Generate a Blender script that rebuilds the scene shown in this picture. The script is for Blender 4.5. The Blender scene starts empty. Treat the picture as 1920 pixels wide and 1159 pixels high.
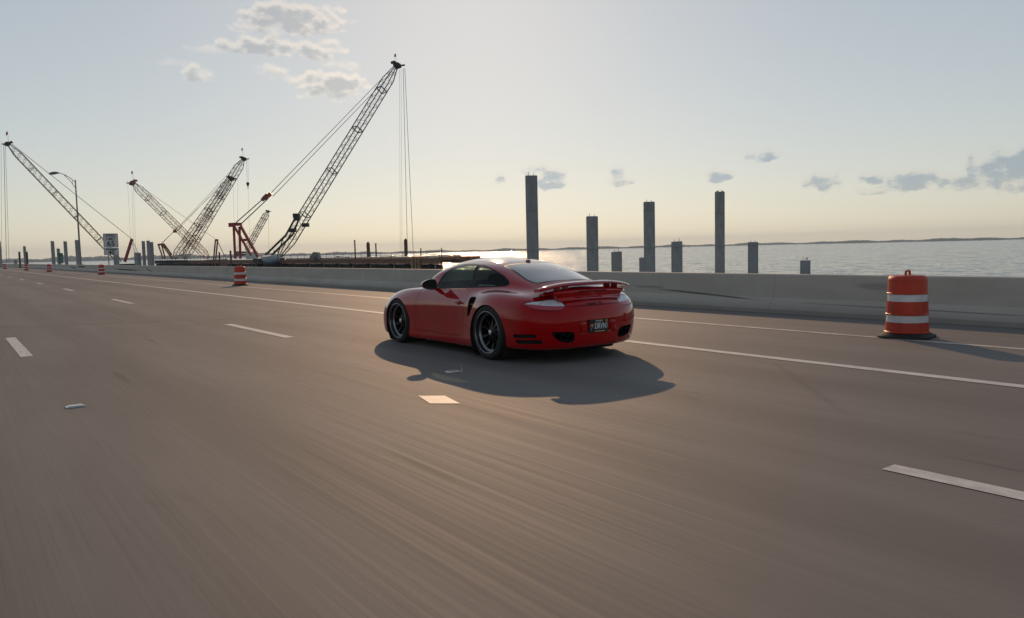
import bpy, bmesh, math, random
import numpy as np
from mathutils import Vector, Matrix
random.seed(7); rng = np.random.default_rng(7)
sc = bpy.context.scene
COL = sc.collection
R_ = math.radians

# ------------------------------------------------------------------ camera
FPX, ROLL, PITCH, YAW, CAMH = 1442.76, -.0232, .0769, .6332, 1.3266
FW = Vector((math.sin(YAW)*math.cos(PITCH), math.cos(YAW)*math.cos(PITCH), -math.sin(PITCH)))
RT = Vector((math.cos(YAW), -math.sin(YAW), 0)); UP = RT.cross(FW)
CR, SR = math.cos(ROLL), math.sin(ROLL)
cam = bpy.data.cameras.new('camera'); camo = bpy.data.objects.new('camera', cam); COL.objects.link(camo); sc.camera = camo
camo.matrix_world = Matrix.Translation((0, 0, CAMH)) @ Matrix((RT*CR+UP*SR, UP*CR-RT*SR, -FW)).transposed().to_4x4()
cam.sensor_width = 36; cam.lens = FPX/1920*36; cam.clip_start = .05; cam.clip_end = 60000

# ------------------------------------------------------------------ sky, sun, exposure
SUN_EL, SUN_AZ = R_(21), R_(34)
SKY_STR, SUN_STR, EXPO = .1, 2.7, .0
sc.view_settings.view_transform = 'Standard'; sc.view_settings.look = 'None'; sc.view_settings.gamma = 1
sc.view_settings.exposure = EXPO
def ray(px, py):
    a, b = px-960, py-579.5
    a, b = CR*a+SR*b, -SR*a+CR*b
    return FW+RT*(a/FPX)-UP*(b/FPX)
def at(px, py, z):                       # photo pixel and depth along the view to a point of the place
    return Vector((0, 0, CAMH))+ray(px, py)*z
def on_x(px, py, x):
    d = ray(px, py); return Vector((0, 0, CAMH))+d*(x/d.x)
def on_z(px, py, z=0.):
    d = ray(px, py); return Vector((0, 0, CAMH))+d*((z-CAMH)/d.z)

class NT:                                 # small node-tree helper
    def __init__(s, tree): s.t = tree
    def n(s, typ, **kw):
        nd = s.t.nodes.new('ShaderNode'+typ)
        ins = kw.pop('ins', {})
        for k, v in kw.items(): setattr(nd, k, v)
        for k, v in ins.items(): s.set(nd.inputs[k], v)
        return nd
    def set(s, sock, v):
        if hasattr(v, 'is_output') or hasattr(v, 'links'): s.t.links.new(v, sock)
        elif isinstance(v, (tuple, list)) and len(v) == 3 and sock.type == 'RGBA': sock.default_value = (*v, 1)
        else: sock.default_value = v
    def m(s, op, a, b=0., c=None, clamp=False):
        nd = s.t.nodes.new('ShaderNodeMath'); nd.operation = op; nd.use_clamp = clamp
        s.set(nd.inputs[0], a); s.set(nd.inputs[1], b)
        if c is not None: s.set(nd.inputs[2], c)
        return nd.outputs[0]
    def ramp(s, v, lo, hi, a=0., b=1., smooth=True):
        nd = s.t.nodes.new('ShaderNodeMapRange'); nd.interpolation_type = 'SMOOTHSTEP' if smooth else 'LINEAR'
        for i, q in enumerate((v, lo, hi, a, b)): s.set(nd.inputs[i], q)
        return nd.outputs[0]
    def mix(s, f, a, b, mode='MIX'):
        nd = s.t.nodes.new('ShaderNodeMix'); nd.data_type = 'RGBA'; nd.blend_type = mode
        s.set(nd.inputs[0], f); s.set(nd.inputs[6], a); s.set(nd.inputs[7], b)
        return nd.outputs[2]
    def noise(s, vec, scale, detail=4, rough=.55, **kw):
        nd = s.n('TexNoise', ins={'Scale': scale, 'Detail': detail, 'Roughness': rough})
        if vec is not None: s.t.links.new(vec, nd.inputs['Vector'])
        return nd.outputs[0]
    def scale(s, vec, xyz):
        nd = s.n('Mapping'); s.t.links.new(vec, nd.inputs[0]); nd.inputs['Scale'].default_value = xyz
        return nd.outputs[0]

world = bpy.data.worlds.new('World'); sc.world = world; world.use_nodes = True
def build_sky():
    k = NT(world.node_tree); bg = world.node_tree.nodes['Background']
    sky = k.n('TexSky', sky_type='NISHITA', sun_disc=False, sun_elevation=SUN_EL, sun_rotation=SUN_AZ,
              air_density=1.0, dust_density=.22, ozone_density=1.0, altitude=0)
    co = k.n('TexCoord').outputs['Generated']
    sx = k.n('SeparateXYZ'); k.t.links.new(co, sx.inputs[0])
    az = k.m('ARCTAN2', sx.outputs[0], sx.outputs[1]); el = k.m('ARCSINE', sx.outputs[2])
    # scattered small cumulus: centre and half size (photo pixels turned to directions of the sky)
    clouds = [(545, 36, 98, 26, 1.), (505, 52, 66, 12, .8), (497, 86, 70, 17, 1.), (590, 94, 52, 15, .9), (610, 80, 34, 9, .6), (420, 94, 60, 8, .35),
              (372, 138, 28, 15, .75), (510, 134, 30, 14, .45), (625, 160, 66, 27, 1.), (570, 150, 40, 10, .5), (640, 122, 40, 12, .35), (330, 118, 30, 8, .3),
              (1425, 291, 44, 11, 1.), (1015, 325, 46, 17, 1.), (1035, 343, 32, 14, .95), (937, 334, 15, 12, .8), (1156, 320, 18, 12, .85), (1165, 340, 28, 10, .8),
              (1346, 328, 30, 13, 1.), (1542, 341, 36, 19, 1.), (1630, 334, 30, 12, .9), (1636, 358, 40, 7, .6), (1715, 335, 54, 19, 1.), (1778, 340, 46, 16, 1.), (1825, 338, 24, 12, .85),
              (1890, 318, 58, 36, 1.15), (1925, 310, 46, 38, 1.15), (800, 340, 24, 5, .25), (640, 402, 30, 4, .2)]
    def density(el_):
        P = k.n('CombineXYZ'); k.set(P.inputs[0], az); k.set(P.inputs[1], k.m('MULTIPLY', el_, 1.5))
        nz = k.noise(P.outputs[0], 58, 7, .52); nz2 = k.noise(P.outputs[0], 26, 3, .5)
        wob = k.m('ADD', k.m('MULTIPLY', k.m('SUBTRACT', nz, .5), 2.6), k.m('MULTIPLY', k.m('SUBTRACT', nz2, .5), 1.6))
        best = None
        for (cx, cy, hw, hh, st) in clouds:
            d = ray(cx, cy).normalized(); a0 = math.atan2(d.x, d.y); e0 = math.asin(d.z)
            u = k.m('DIVIDE', k.m('SUBTRACT', az, a0), hw*1.05/FPX/math.cos(e0)); v = k.m('DIVIDE', k.m('SUBTRACT', el_, e0), hh*1.15/FPX)
            g = k.m('SUBTRACT', 1., k.m('ADD', k.m('MULTIPLY', u, u), k.m('MULTIPLY', v, v)))
            g = k.m('MULTIPLY', k.m('ADD', k.m('MAXIMUM', g, -1.), k.m('MULTIPLY', wob, 1.05)), st)
            best = g if best is None else k.m('MAXIMUM', best, g)
        return best
    alpha = k.ramp(density(el), .0, .62); core = k.ramp(density(k.m('ADD', el, .0045)), .18, 1.05)
    gm = k.n('Gamma', ins={'Gamma': .48}); k.t.links.new(sky.outputs[0], gm.inputs[0])          # hazy, evenly bright sky
    base = k.mix(1., gm.outputs[0], (2.46, 2.355, 2.24), 'MULTIPLY')
    far = k.ramp(el, .19, .12)                                                     # the low far clouds are backlit and blue grey
    edge = k.mix(1., base, k.mix(far, (1.30, 1.18, 1.06), (.98, .96, .97)), 'MULTIPLY'); dark = k.mix(1., base, k.mix(far, (.84, .83, .82), (.60, .67, .79)), 'MULTIPLY')
    cl = k.mix(core, edge, dark)
    out = k.mix(alpha, base, cl)
    k.t.links.new(out, bg.inputs[0]); bg.inputs[1].default_value = SKY_STR
build_sky()
sun = bpy.data.lights.new('sun', 'SUN'); sun.energy = SUN_STR; sun.angle = R_(.53); sun.color = (1, .63, .36)
suno = bpy.data.objects.new('sun', sun); COL.objects.link(suno)
SUND = Vector((math.sin(SUN_AZ)*math.cos(SUN_EL), math.cos(SUN_AZ)*math.cos(SUN_EL), math.sin(SUN_EL)))
suno.rotation_euler = SUND.to_track_quat('Z', 'Y').to_euler()

# ------------------------------------------------------------------ helpers
def tag(o, label=None, cat=None, group=None, kind=None):
    if label: o['label'] = label
    if cat: o['category'] = cat
    if group: o['group'] = group
    if kind: o['kind'] = kind
    return o
def empty(name, loc=(0, 0, 0), rz=0.):
    o = bpy.data.objects.new(name, None); COL.objects.link(o); o.location = loc; o.rotation_euler = (0, 0, rz); o.empty_display_size = .2
    return o
def link(name, me, parent=None, mat=None):
    o = bpy.data.objects.new(name, me); COL.objects.link(o)
    if parent: o.parent = parent
    if mat and not me.materials: me.materials.append(mat)
    return o
class MB:                                 # collects simple solids into one mesh
    def __init__(s): s.v = []; s.f = []; s.sm = []
    def add(s, vs, fs, smooth=False):
        b = len(s.v); s.v += [tuple(p) for p in vs]; s.f += [tuple(b+i for i in f) for f in fs]; s.sm += [smooth]*len(fs); return s
    def box(s, c, size, M=None):
        x, y, z = (q/2 for q in size)
        vs = [Vector((i*x, j*y, l*z)) for i in (-1, 1) for j in (-1, 1) for l in (-1, 1)]
        vs = [((M @ p) if M else p)+Vector(c) for p in vs]
        return s.add(vs, [(0, 1, 3, 2), (4, 6, 7, 5), (0, 4, 5, 1), (2, 3, 7, 6), (0, 2, 6, 4), (1, 5, 7, 3)])
    def bar(s, a, b, w, h=None, n=4, w2=None, smooth=False):
        a, b = Vector(a), Vector(b); d = (b-a)
        if d.length < 1e-6: return s
        d.normalize(); h = h or w; w2 = w if w2 is None else w2
        up = Vector((0, 0, 1)) if abs(d.z) < .95 else Vector((0, 1, 0))
        e1 = d.cross(up).normalized(); e2 = e1.cross(d)
        off = math.pi/4 if n == 4 else 0; k = math.sqrt(2)/2 if n == 4 else .5
        ring = lambda p, q: [p+e1*(math.cos(off+2*math.pi*i/n)*w*k*q)+e2*(math.sin(off+2*math.pi*i/n)*h*k*q) for i in range(n)]
        vs = ring(a, 1)+ring(b, w2/w)
        fs = [(i, (i+1) % n, n+(i+1) % n, n+i) for i in range(n)]+[tuple(range(n))[::-1], tuple(range(n, 2*n))]
        return s.add(vs, fs, smooth)
    def path(s, pts, r, n=8):
        for i in range(len(pts)-1): s.bar(pts[i], pts[i+1], r*2, n=n, smooth=True)
        return s
    def lathe(s, prof, n=32, M=None, c=(0, 0, 0), smooth=True):      # prof: (radius, height), axis z
        vs = []; c = Vector(c)
        for (r, z) in prof:
            for i in range(n):
                p = Vector((r*math.cos(2*math.pi*i/n), r*math.sin(2*math.pi*i/n), z)); vs.append(((M @ p) if M else p)+c)
        fs = [(k*n+i, k*n+(i+1) % n, (k+1)*n+(i+1) % n, (k+1)*n+i) for k in range(len(prof)-1) for i in range(n)]
        return s.add(vs, fs, smooth)
    def quad(s, a, b, c, d): return s.add([a, b, c, d], [(0, 1, 2, 3)])
    def prism(s, poly, z0, z1, M=None, c=(0, 0, 0)):
        n = len(poly); c = Vector(c)
        vs = [Vector((x, y, z)) for z in (z0, z1) for x, y in poly]; vs = [((M @ p) if M else p)+c for p in vs]
        return s.add(vs, [(i, (i+1) % n, n+(i+1) % n, n+i) for i in range(n)]+[tuple(range(n))[::-1], tuple(range(n, 2*n))])
    def mesh(s, name):
        me = bpy.data.meshes.new(name); me.from_pydata(s.v, [], s.f); me.polygons.foreach_set('use_smooth', s.sm); me.update(); return me
    def build(s, name, mat, parent=None, auto=True):
        me = s.mesh(name); o = link(name, me, parent, mat)
        if auto and any(s.sm): sharp_by_angle(me, 40)
        return o
def sharp_by_angle(me, deg):
    bm = bmesh.new(); bm.from_mesh(me); bmesh.ops.recalc_face_normals(bm, faces=bm.faces)
    for e in bm.edges:
        if len(e.link_faces) == 2 and e.calc_face_angle(0) > R_(deg): e.smooth = False
    bm.to_mesh(me); bm.free()

# ------------------------------------------------------------------ materials
MATS = {}
def mat(name, col=(.5, .5, .5), rough=.6, metal=0., coat=0., spec=.5, vary=0., vscale=6., bump=0., bscale=40.):
    if name in MATS: return MATS[name]
    m = bpy.data.materials.new(name); m.use_nodes = True; k = NT(m.node_tree); b = m.node_tree.nodes['Principled BSDF']
    b.inputs['Base Color'].default_value = (*col, 1); b.inputs['Roughness'].default_value = rough; b.inputs['Metallic'].default_value = metal
    b.inputs['Coat Weight'].default_value = coat; b.inputs['Coat Roughness'].default_value = .03; b.inputs['Specular IOR Level'].default_value = spec
    if vary or bump: co = k.n('TexCoord').outputs['Object']
    if vary:
        nz = k.noise(co, vscale, 5, .6)
        k.set(b.inputs['Base Color'], k.mix(k.ramp(nz, .3, .7), tuple(c*(1-vary) for c in col), tuple(min(1, c*(1+vary)) for c in col)))
    if bump:
        bp = k.n('Bump', ins={'Strength': bump, 'Distance': .02}); k.set(bp.inputs['Height'], k.noise(co, bscale, 4)); k.set(b.inputs['Normal'], bp.outputs[0])
    MATS[name] = m; return m
def mat_road():
    m = bpy.data.materials.new('road_concrete'); m.use_nodes = True; k = NT(m.node_tree); b = m.node_tree.nodes['Principled BSDF']
    pos = k.n('NewGeometry').outputs['Position']; sx = k.n('SeparateXYZ'); k.t.links.new(pos, sx.inputs[0]); X, Y = sx.outputs[0], sx.outputs[1]
    grind = k.noise(k.scale(pos, (34, .16, 1)), 1., 3, .7)           # diamond-ground grooves along the lanes
    fine = k.noise(k.scale(pos, (95, .6, 1)), 1., 2, .6)
    blot = k.noise(k.scale(pos, (.9, .16, 1)), 1., 5, .6)
    big = k.noise(k.scale(pos, (.22, .05, 1)), 1., 3, .5)
    agg = k.noise(pos, 160, 2, .5)
    c = k.mix(k.ramp(blot, .3, .72), (.155, .144, .135), (.195, .182, .171))
    c = k.mix(k.ramp(big, .35, .7), c, k.mix(1., c, (.84, .85, .87), 'MULTIPLY'))
    c = k.mix(k.m('MULTIPLY', k.ramp(grind, .42, .75), .16), c, (.215, .203, .192))
    c = k.mix(k.m('MULTIPLY', k.ramp(fine, .5, .25), .28), c, (.09, .085, .08))
    c = k.mix(k.m('MULTIPLY', k.ramp(agg, .55, .8), .25), c, (.24, .215, .185))
    # rubbered wheel tracks, two in each lane
    for x0 in (-1.9, -.1+.0, 1.75, 3.45, 5.1, 6.75):
        w = k.m('ABSOLUTE', k.m('SUBTRACT', k.m('ADD', X, k.m('MULTIPLY', k.m('SUBTRACT', big, .5), .5)), x0))
        c = k.mix(k.m('MULTIPLY', k.ramp(w, .42, .1), k.m('MULTIPLY', blot, .38)), c, (.07, .064, .06))
    # isolated longitudinal tyre and oil marks
    sk = k.noise(k.scale(pos, (5.5, .34, 1)), 1., 1, .5)
    c = k.mix(k.m('MULTIPLY', k.ramp(sk, .70, .80), .45), c, (.075, .068, .062))
    st = k.noise(k.scale(pos, (1.6, .7, 1)), 1., 6, .7); c = k.mix(k.m('MULTIPLY', k.ramp(st, .60, .74), .35), c, (.085, .076, .07))      # oil and damp stains
    ck = k.n('TexVoronoi', feature='DISTANCE_TO_EDGE', ins={'Scale': 1.}); k.t.links.new(k.scale(pos, (.32, .16, 1)), ck.inputs['Vector'])
    c = k.mix(k.m('MULTIPLY', k.ramp(ck.outputs['Distance'], .010, .002), k.m('MULTIPLY', k.ramp(big, .42, .6), .22)), c, (.06, .054, .05))  # hairline cracks, sealed
    # transverse pour joints
    for y0, sl in ((18.9, -.47), (63., -.2), (-3., -.4)):
        w = k.m('ABSOLUTE', k.m('SUBTRACT', k.m('ADD', k.m('SUBTRACT', Y, k.m('MULTIPLY', X, sl)), k.m('MULTIPLY', k.m('SUBTRACT', blot, .5), .6)), y0))
        c = k.mix(k.m('MULTIPLY', k.ramp(w, .22, .03), .4), c, (.09, .08, .07))
    k.set(b.inputs['Base Color'], c); k.set(b.inputs['Roughness'], k.ramp(grind, .3, .75, .76, .68)); b.inputs['Specular IOR Level'].default_value = .10
    h = k.m('ADD', k.m('MULTIPLY', grind, .7), k.m('ADD', k.m('MULTIPLY', fine, .5), k.m('MULTIPLY', agg, .5)))
    bp = k.n('Bump', ins={'Strength': .08, 'Distance': .006}); k.set(bp.inputs['Height'], h); k.set(b.inputs['Normal'], bp.outputs[0])
    return m
def mat_barrier():
    m = bpy.data.materials.new('barrier_concrete'); m.use_nodes = True; k = NT(m.node_tree); b = m.node_tree.nodes['Principled BSDF']
    pos = k.n('NewGeometry').outputs['Position']; sx = k.n('SeparateXYZ'); k.t.links.new(pos, sx.inputs[0]); Y, Z = sx.outputs[1], sx.outputs[2]
    rnd = k.n('ObjectInfo').outputs['Random']
    n1 = k.noise(k.scale(pos, (1, .5, 2.2)), 1., 5, .6); n2 = k.noise(k.scale(pos, (3, 2.5, .8)), 1., 4, .6); n3 = k.noise(pos, 22, 4, .6)
    c = k.mix(k.ramp(n1, .3, .7), (.37, .338, .295), (.43, .398, .352))
    c = k.mix(k.m('MULTIPLY', k.ramp(n2, .5, .75), .28), c, (.29, .28, .265))
    c = k.mix(k.m('MULTIPLY', rnd, .2), c, (.34, .325, .30))
    c = k.mix(k.m('MULTIPLY', k.ramp(n3, .55, .8), .2), c, (.30, .29, .275))
    c = k.mix(k.m('MULTIPLY', k.ramp(k.m('ADD', Z, k.m('MULTIPLY', n1, .10)), .30, .08), .45), c, (.15, .145, .14))     # road grime on the toe
    wob = k.m('MULTIPLY', k.m('SUBTRACT', k.noise(k.scale(pos, (1, .8, 6)), 1., 4, .6), .5), 1.3)
    # rubber scuffs: y, z, half length, half height, tilt
    for (y0, z0, ly, lz, ti, st) in ((109.8, .36, 3.2, .10, .035, .8), (102.6, .50, 3.9, .11, .0, .95), (75, .35, 6.4, .075, .004, .9), (65.6, .38, 1.5, .05, .11, .85), (10.7, .30, 1.5, .022, .052, .8), (12.3, .41, .5, .04, 0, .35), (6.3, .19, 2.6, .012, .01, .5), (20.5, .16, 2.2, .02, .01, .5), (6.9, .55, .45, .07, 0, .25)):
        dy = k.m('SUBTRACT', Y, y0); dz = k.m('SUBTRACT', k.m('SUBTRACT', Z, z0), k.m('MULTIPLY', dy, ti))
        q = k.m('ADD', k.m('POWER', k.m('ABSOLUTE', k.m('DIVIDE', dy, ly)), 2.), k.m('POWER', k.m('ABSOLUTE', k.m('DIVIDE', dz, lz)), 2.))
        c = k.mix(k.m('MULTIPLY', k.ramp(k.m('ADD', q, wob), 1.25, .2), st), c, (.035, .034, .036))
    k.set(b.inputs['Base Color'], c); b.inputs['Roughness'].default_value = .75; b.inputs['Specular IOR Level'].default_value = .3
    bp = k.n('Bump', ins={'Strength': .3, 'Distance': .01}); k.set(bp.inputs['Height'], k.m('ADD', n3, n2)); k.set(b.inputs['Normal'], bp.outputs[0])
    return m
def mat_water():
    m = bpy.data.materials.new('bay_water'); m.use_nodes = True; k = NT(m.node_tree); b = m.node_tree.nodes['Principled BSDF']
    pos = k.n('NewGeometry').outputs['Position']
    mp = k.n('Mapping'); k.t.links.new(pos, mp.inputs[0]); mp.inputs['Rotation'].default_value = (0, 0, YAW+.25); mp.inputs['Scale'].default_value = (.42, .11, 1)
    mq = k.n('Mapping'); k.t.links.new(pos, mq.inputs[0]); mq.inputs['Rotation'].default_value = (0, 0, YAW-.2); mq.inputs['Scale'].default_value = (1.7, .55, 1)
    def slope(vec, amp, det):
        nd = k.n('TexNoise', ins={'Scale': 1., 'Detail': det, 'Roughness': .6}); k.t.links.new(vec, nd.inputs['Vector'])
        a = k.n('VectorMath', operation='SUBTRACT'); k.t.links.new(nd.outputs['Color'], a.inputs[0]); a.inputs[1].default_value = (.5, .5, .5)
        q = k.n('VectorMath', operation='MULTIPLY'); k.t.links.new(a.outputs[0], q.inputs[0]); q.inputs[1].default_value = (amp, amp, 0); return q.outputs[0]
    s1, s2 = slope(mp.outputs[0], 1.2, 3), slope(mq.outputs[0], 1.2, 2)
    ad = k.n('VectorMath', operation='ADD'); k.t.links.new(s1, ad.inputs[0]); k.t.links.new(s2, ad.inputs[1])
    ae = k.n('VectorMath', operation='ADD'); k.t.links.new(ad.outputs[0], ae.inputs[0]); ae.inputs[1].default_value = (0, 0, 1)
    nm = k.n('VectorMath', operation='NORMALIZE'); k.t.links.new(ae.outputs[0], nm.inputs[0])
    b.inputs['Base Color'].default_value = (.03, .085, .15, 1); b.inputs['Roughness'].default_value = .10; b.inputs['IOR'].default_value = 1.33; k.set(b.inputs['Normal'], nm.outputs[0])
    return m
def mat_pile():
    m = bpy.data.materials.new('pile_concrete'); m.use_nodes = True; k = NT(m.node_tree); b = m.node_tree.nodes['Principled BSDF']
    co = k.n('TexCoord').outputs['Object']; rnd = k.n('ObjectInfo').outputs['Random']
    n1 = k.noise(k.scale(co, (1.2, 1.2, .5)), 1.3, 5, .65); n2 = k.noise(k.scale(co, (5, 5, .5)), 1., 3, .6)
    c = k.mix(k.ramp(n1, .3, .7), (.24, .24, .235), (.36, .355, .34))
    c = k.mix(k.m('MULTIPLY', k.ramp(n2, .5, .78), .5), c, (.17, .165, .155)); c = k.mix(k.m('MULTIPLY', rnd, .35), c, (.25, .255, .27))
    pz = k.n('SeparateXYZ'); k.t.links.new(k.n('NewGeometry').outputs['Position'], pz.inputs[0])
    c = k.mix(k.m('MULTIPLY', k.ramp(k.m('ADD', pz.outputs[2], k.m('MULTIPLY', n1, 1.6)), -1.6, -3.2), .75), c, (.06, .062, .052))
    run = k.noise(k.scale(co, (9, 9, .22)), 1., 3, .6); c = k.mix(k.m('MULTIPLY', k.ramp(run, .62, .74), k.ramp(n1, .5, .7)), c, (.20, .125, .075))
    ln = k.m('FRACT', k.m('MULTIPLY', pz.outputs[2], .41)); c = k.mix(k.m('MULTIPLY', k.ramp(k.m('ABSOLUTE', k.m('SUBTRACT', ln, .5)), .035, .01), .3), c, (.15, .148, .14))
    k.set(b.inputs['Base Color'], c); b.inputs['Roughness'].default_value = .85; b.inputs['Specular IOR Level'].default_value = .25
    bp = k.n('Bump', ins={'Strength': .4, 'Distance': .03}); k.set(bp.inputs['Height'], k.m('ADD', n1, n2)); k.set(b.inputs['Normal'], bp.outputs[0])
    return m
def mat_worn(name, col, dirt, rough):
    m = bpy.data.materials.new(name); m.use_nodes = True; k = NT(m.node_tree); b = m.node_tree.nodes['Principled BSDF']; co = k.n('TexCoord').outputs['Object']
    a, d, e = k.noise(co, 3, 5, .65), k.noise(k.scale(co, (14, 14, 3)), 1., 4, .7), k.noise(k.scale(co, (5, 5, 30)), 1., 3, .6)
    c = k.mix(k.ramp(a, .3, .7), tuple(q*.8 for q in col), tuple(q*1.12 for q in col)); c = k.mix(k.m('MULTIPLY', k.ramp(d, .55, .75), .55), c, dirt); c = k.mix(k.m('MULTIPLY', k.ramp(e, .66, .74), .6), c, tuple(q*.5 for q in dirt))
    k.set(b.inputs['Base Color'], c); k.set(b.inputs['Roughness'], k.ramp(d, .4, .7, rough, rough+.3)); return m
def mat_glass(name, tint, refl=.06):
    m = bpy.data.materials.new(name); m.use_nodes = True; k = NT(m.node_tree); t = m.node_tree
    t.nodes.remove(t.nodes['Principled BSDF']); out = t.nodes['Material Output']
    tr = k.n('BsdfTransparent', ins={'Color': tint}); gl = k.n('BsdfGlossy', ins={'Roughness': .015, 'Color': (1, 1, 1)})
    lw = k.n('LayerWeight', ins={'Blend': .5}); mx = k.n('MixShader'); k.set(mx.inputs[0], k.m('ADD', k.m('MULTIPLY', k.m('POWER', lw.outputs['Facing'], 5.), .96), .045+refl, clamp=True))
    t.links.new(tr.outputs[0], mx.inputs[1]); t.links.new(gl.outputs[0], mx.inputs[2]); t.links.new(mx.outputs[0], out.inputs[0])
    return m
M_ROAD, M_BARR, M_WATER, M_PILE = mat_road(), mat_barrier(), mat_water(), mat_pile()
def mat_lines():
    m = bpy.data.materials.new('road_paint'); m.use_nodes = True; k = NT(m.node_tree); b = m.node_tree.nodes['Principled BSDF']; pos = k.n('NewGeometry').outputs['Position']
    a, d, w = k.noise(pos, 5, 5, .65), k.noise(k.scale(pos, (30, 2.5, 1)), 1., 4, .7), k.noise(pos, 60, 3, .7)
    c = k.mix(k.ramp(a, .3, .7), (.44, .435, .42), (.58, .57, .55)); c = k.mix(k.m('MULTIPLY', k.ramp(d, .5, .7), .5), c, (.22, .205, .19)); c = k.mix(k.m('MULTIPLY', k.ramp(w, .62, .72), .7), c, (.15, .138, .126))
    k.set(b.inputs['Base Color'], c); b.inputs['Roughness'].default_value = .65; b.inputs['Specular IOR Level'].default_value = .2; return m
M_LINE = mat_lines()
M_LINE2 = mat('worn_road_paint', (.36, .34, .31), .6, vary=.25, vscale=5)
M_RUST = mat('rusty_steel', (.22, .11, .068), .8, vary=.45, vscale=1.5, bump=.3, bscale=8)
M_PIPE = mat('brown_pipe_steel', (.085, .048, .034), .7, vary=.35, vscale=1.2)
M_WOOD = mat('timber_mat', (.24, .14, .085), .85, vary=.4, vscale=2.5)
M_DARK = mat('dark_hull_steel', (.022, .022, .024), .7, vary=.4, vscale=.6)
M_GALV = mat('galvanised_steel', (.30, .30, .31), .5, metal=.6, vary=.15)
M_BOOMD = mat('dark_boom_paint', (.012, .012, .011), .6, vary=.3)
M_BOOMO = mat('olive_boom_paint', (.10, .088, .055), .6, vary=.3)
M_BOOMR = mat('weathered_red_boom_paint', (.22, .085, .055), .6, vary=.3)
M_CRED = mat('crane_red_paint', (.30, .018, .016), .45, vary=.2)
M_CABLE = mat('wire_rope', (.10, .10, .10), .6)
M_WHITE = mat('white_sheet_metal', (.62, .62, .60), .55, vary=.08)
M_RUBBER = mat('black_rubber', (.012, .012, .013), .75, vary=.3, vscale=20)
M_ORANGE = mat_worn('barrel_orange', (.44, .030, .007), (.16, .05, .03), .42)
M_BAND = mat_worn('reflective_white_band', (.58, .58, .60), (.26, .25, .24), .4)
M_SIGN = mat('sign_white', (.55, .55, .54), .5); M_BLACK = mat('sign_black', (.01, .01, .01), .5); M_GREEN = mat('sign_green', (.012, .10, .085), .45)

# ------------------------------------------------------------------ the bay, the deck, the far shore
WZ = -5.0
w = MB().quad((-9000, -9000, WZ), (9000, -9000, WZ), (9000, 9000, WZ), (-9000, 9000, WZ)).build('water', M_WATER); tag(w, kind='structure')
road = MB().box((.55, 700, -.45), (25.5, 1600, .9)).build('bridge_deck', M_ROAD); tag(road, kind='structure')
def strip(name, x0, x1, y0, y1, m, z=.004, parent=None):
    return MB().quad((x0, y0, z), (x1, y0, z), (x1, y1, z), (x0, y1, z)).build(name, m, parent or road)
strip('edge_line', 7.61, 7.77, -60, 900, M_LINE); strip('shoulder_line', 10.24, 10.37, -60, 900, M_LINE2)
for x0, y0 in ((4.39, 12.04), (.84, 12.55)):
    for i in range(-1 if x0 > 2 else 0, 16):
        strip('lane_dash', x0-.075, x0+.075, y0+12.85*i, (y0+12.85*i+3.35 if i >= 0 else 2.28), M_LINE)
M_MARK = mat('ceramic_marker', (.34, .35, .34), .25, coat=.5)
def marker(x, y, rz=0.):
    me = MB().prism([(-.075, -.055), (.075, -.055), (.075, .055), (-.075, .055)], 0, .004).mesh('m'); bm = bmesh.new(); bm.from_mesh(me)
    top = [f for f in bm.faces if f.normal.z > .9]
    r = bmesh.ops.extrude_face_region(bm, geom=top); vs = [g for g in r['geom'] if isinstance(g, bmesh.types.BMVert)]
    for v in vs: v.co.z += .011; v.co.x *= .72; v.co.y *= .62
    bm.to_mesh(me); bm.free(); o = link('pavement_marker', me, None, M_MARK); o.location = (x, y, .003); o.rotation_euler = (0, 0, rz); return o
tag(marker(.87, 7.89), 'small grey raised pavement marker on the near left lane line', 'road marker', 'raised pavement markers')
tag(marker(4.42, 7.15), 'small raised pavement marker lying in the shadow of the red car', 'road marker', 'raised pavement markers')
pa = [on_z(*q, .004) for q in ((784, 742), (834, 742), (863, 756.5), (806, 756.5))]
MB().quad(*[(p.x, p.y, .004) for p in pa]).build('glint_patch', mat('painted_glint', (.52, .48, .43), .62, spec=.3, vary=.15), road)  # glint of reflected sunlight beside the car's shadow, painted as a pale quad
# skewed expansion joint with its pale teeth
ja, jb = Vector((1.2, 54.2, .004)), Vector((12.6, 40.5, .004)); jd = (jb-ja).normalized(); jn = Vector((-jd.y, jd.x, 0))
MB().quad(ja-jn*.09, jb-jn*.09, jb+jn*.09, ja+jn*.09).build('expansion_joint', mat('joint_seal', (.06, .055, .05), .8), road)
mb = MB(); L = (jb-ja).length; i = 0.
while i < L:
    p = ja+jd*i+Vector((0, 0, .005)); mb.box(p, (.2, .16, .006), Matrix.Rotation(math.atan2(jd.y, jd.x), 3, 'Z')); i += .42
mb.build('joint_teeth', M_LINE, road)

# barrier in cast panels
barr = empty('concrete_barrier', (12.75, 0, 0)); tag(barr, 'long grey concrete barrier along the right edge of the bridge', 'barrier')
prof = [(0, 0), (0, .075), (.155, .29), (.215, .715), (.235, .735), (.425, .735), (.445, .715), (.50, .29), (.60, .0)]
def panel_mesh(y0, y1):
    n = len(prof); vs = [(x, y, z) for y in (y0, y1) for x, z in prof]
    fs = [(i, i+1, n+i+1, n+i) for i in range(n-1)]+[tuple(range(n))[::-1], tuple(range(n, 2*n))]
    return MB().add(vs, fs).mesh('barrier_panel')
pm = panel_mesh(-2.9965, 2.9965)
for i in range(-5, 58):
    o = link('barrier_panel', pm, barr, M_BARR); o.location = (random.uniform(-.004, .004), i*6., 0)
pm2 = panel_mesh(-600, 600); o = link('barrier_panel', pm2, barr, M_BARR); o.location = (0, 57*6+3+600, 0)

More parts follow.
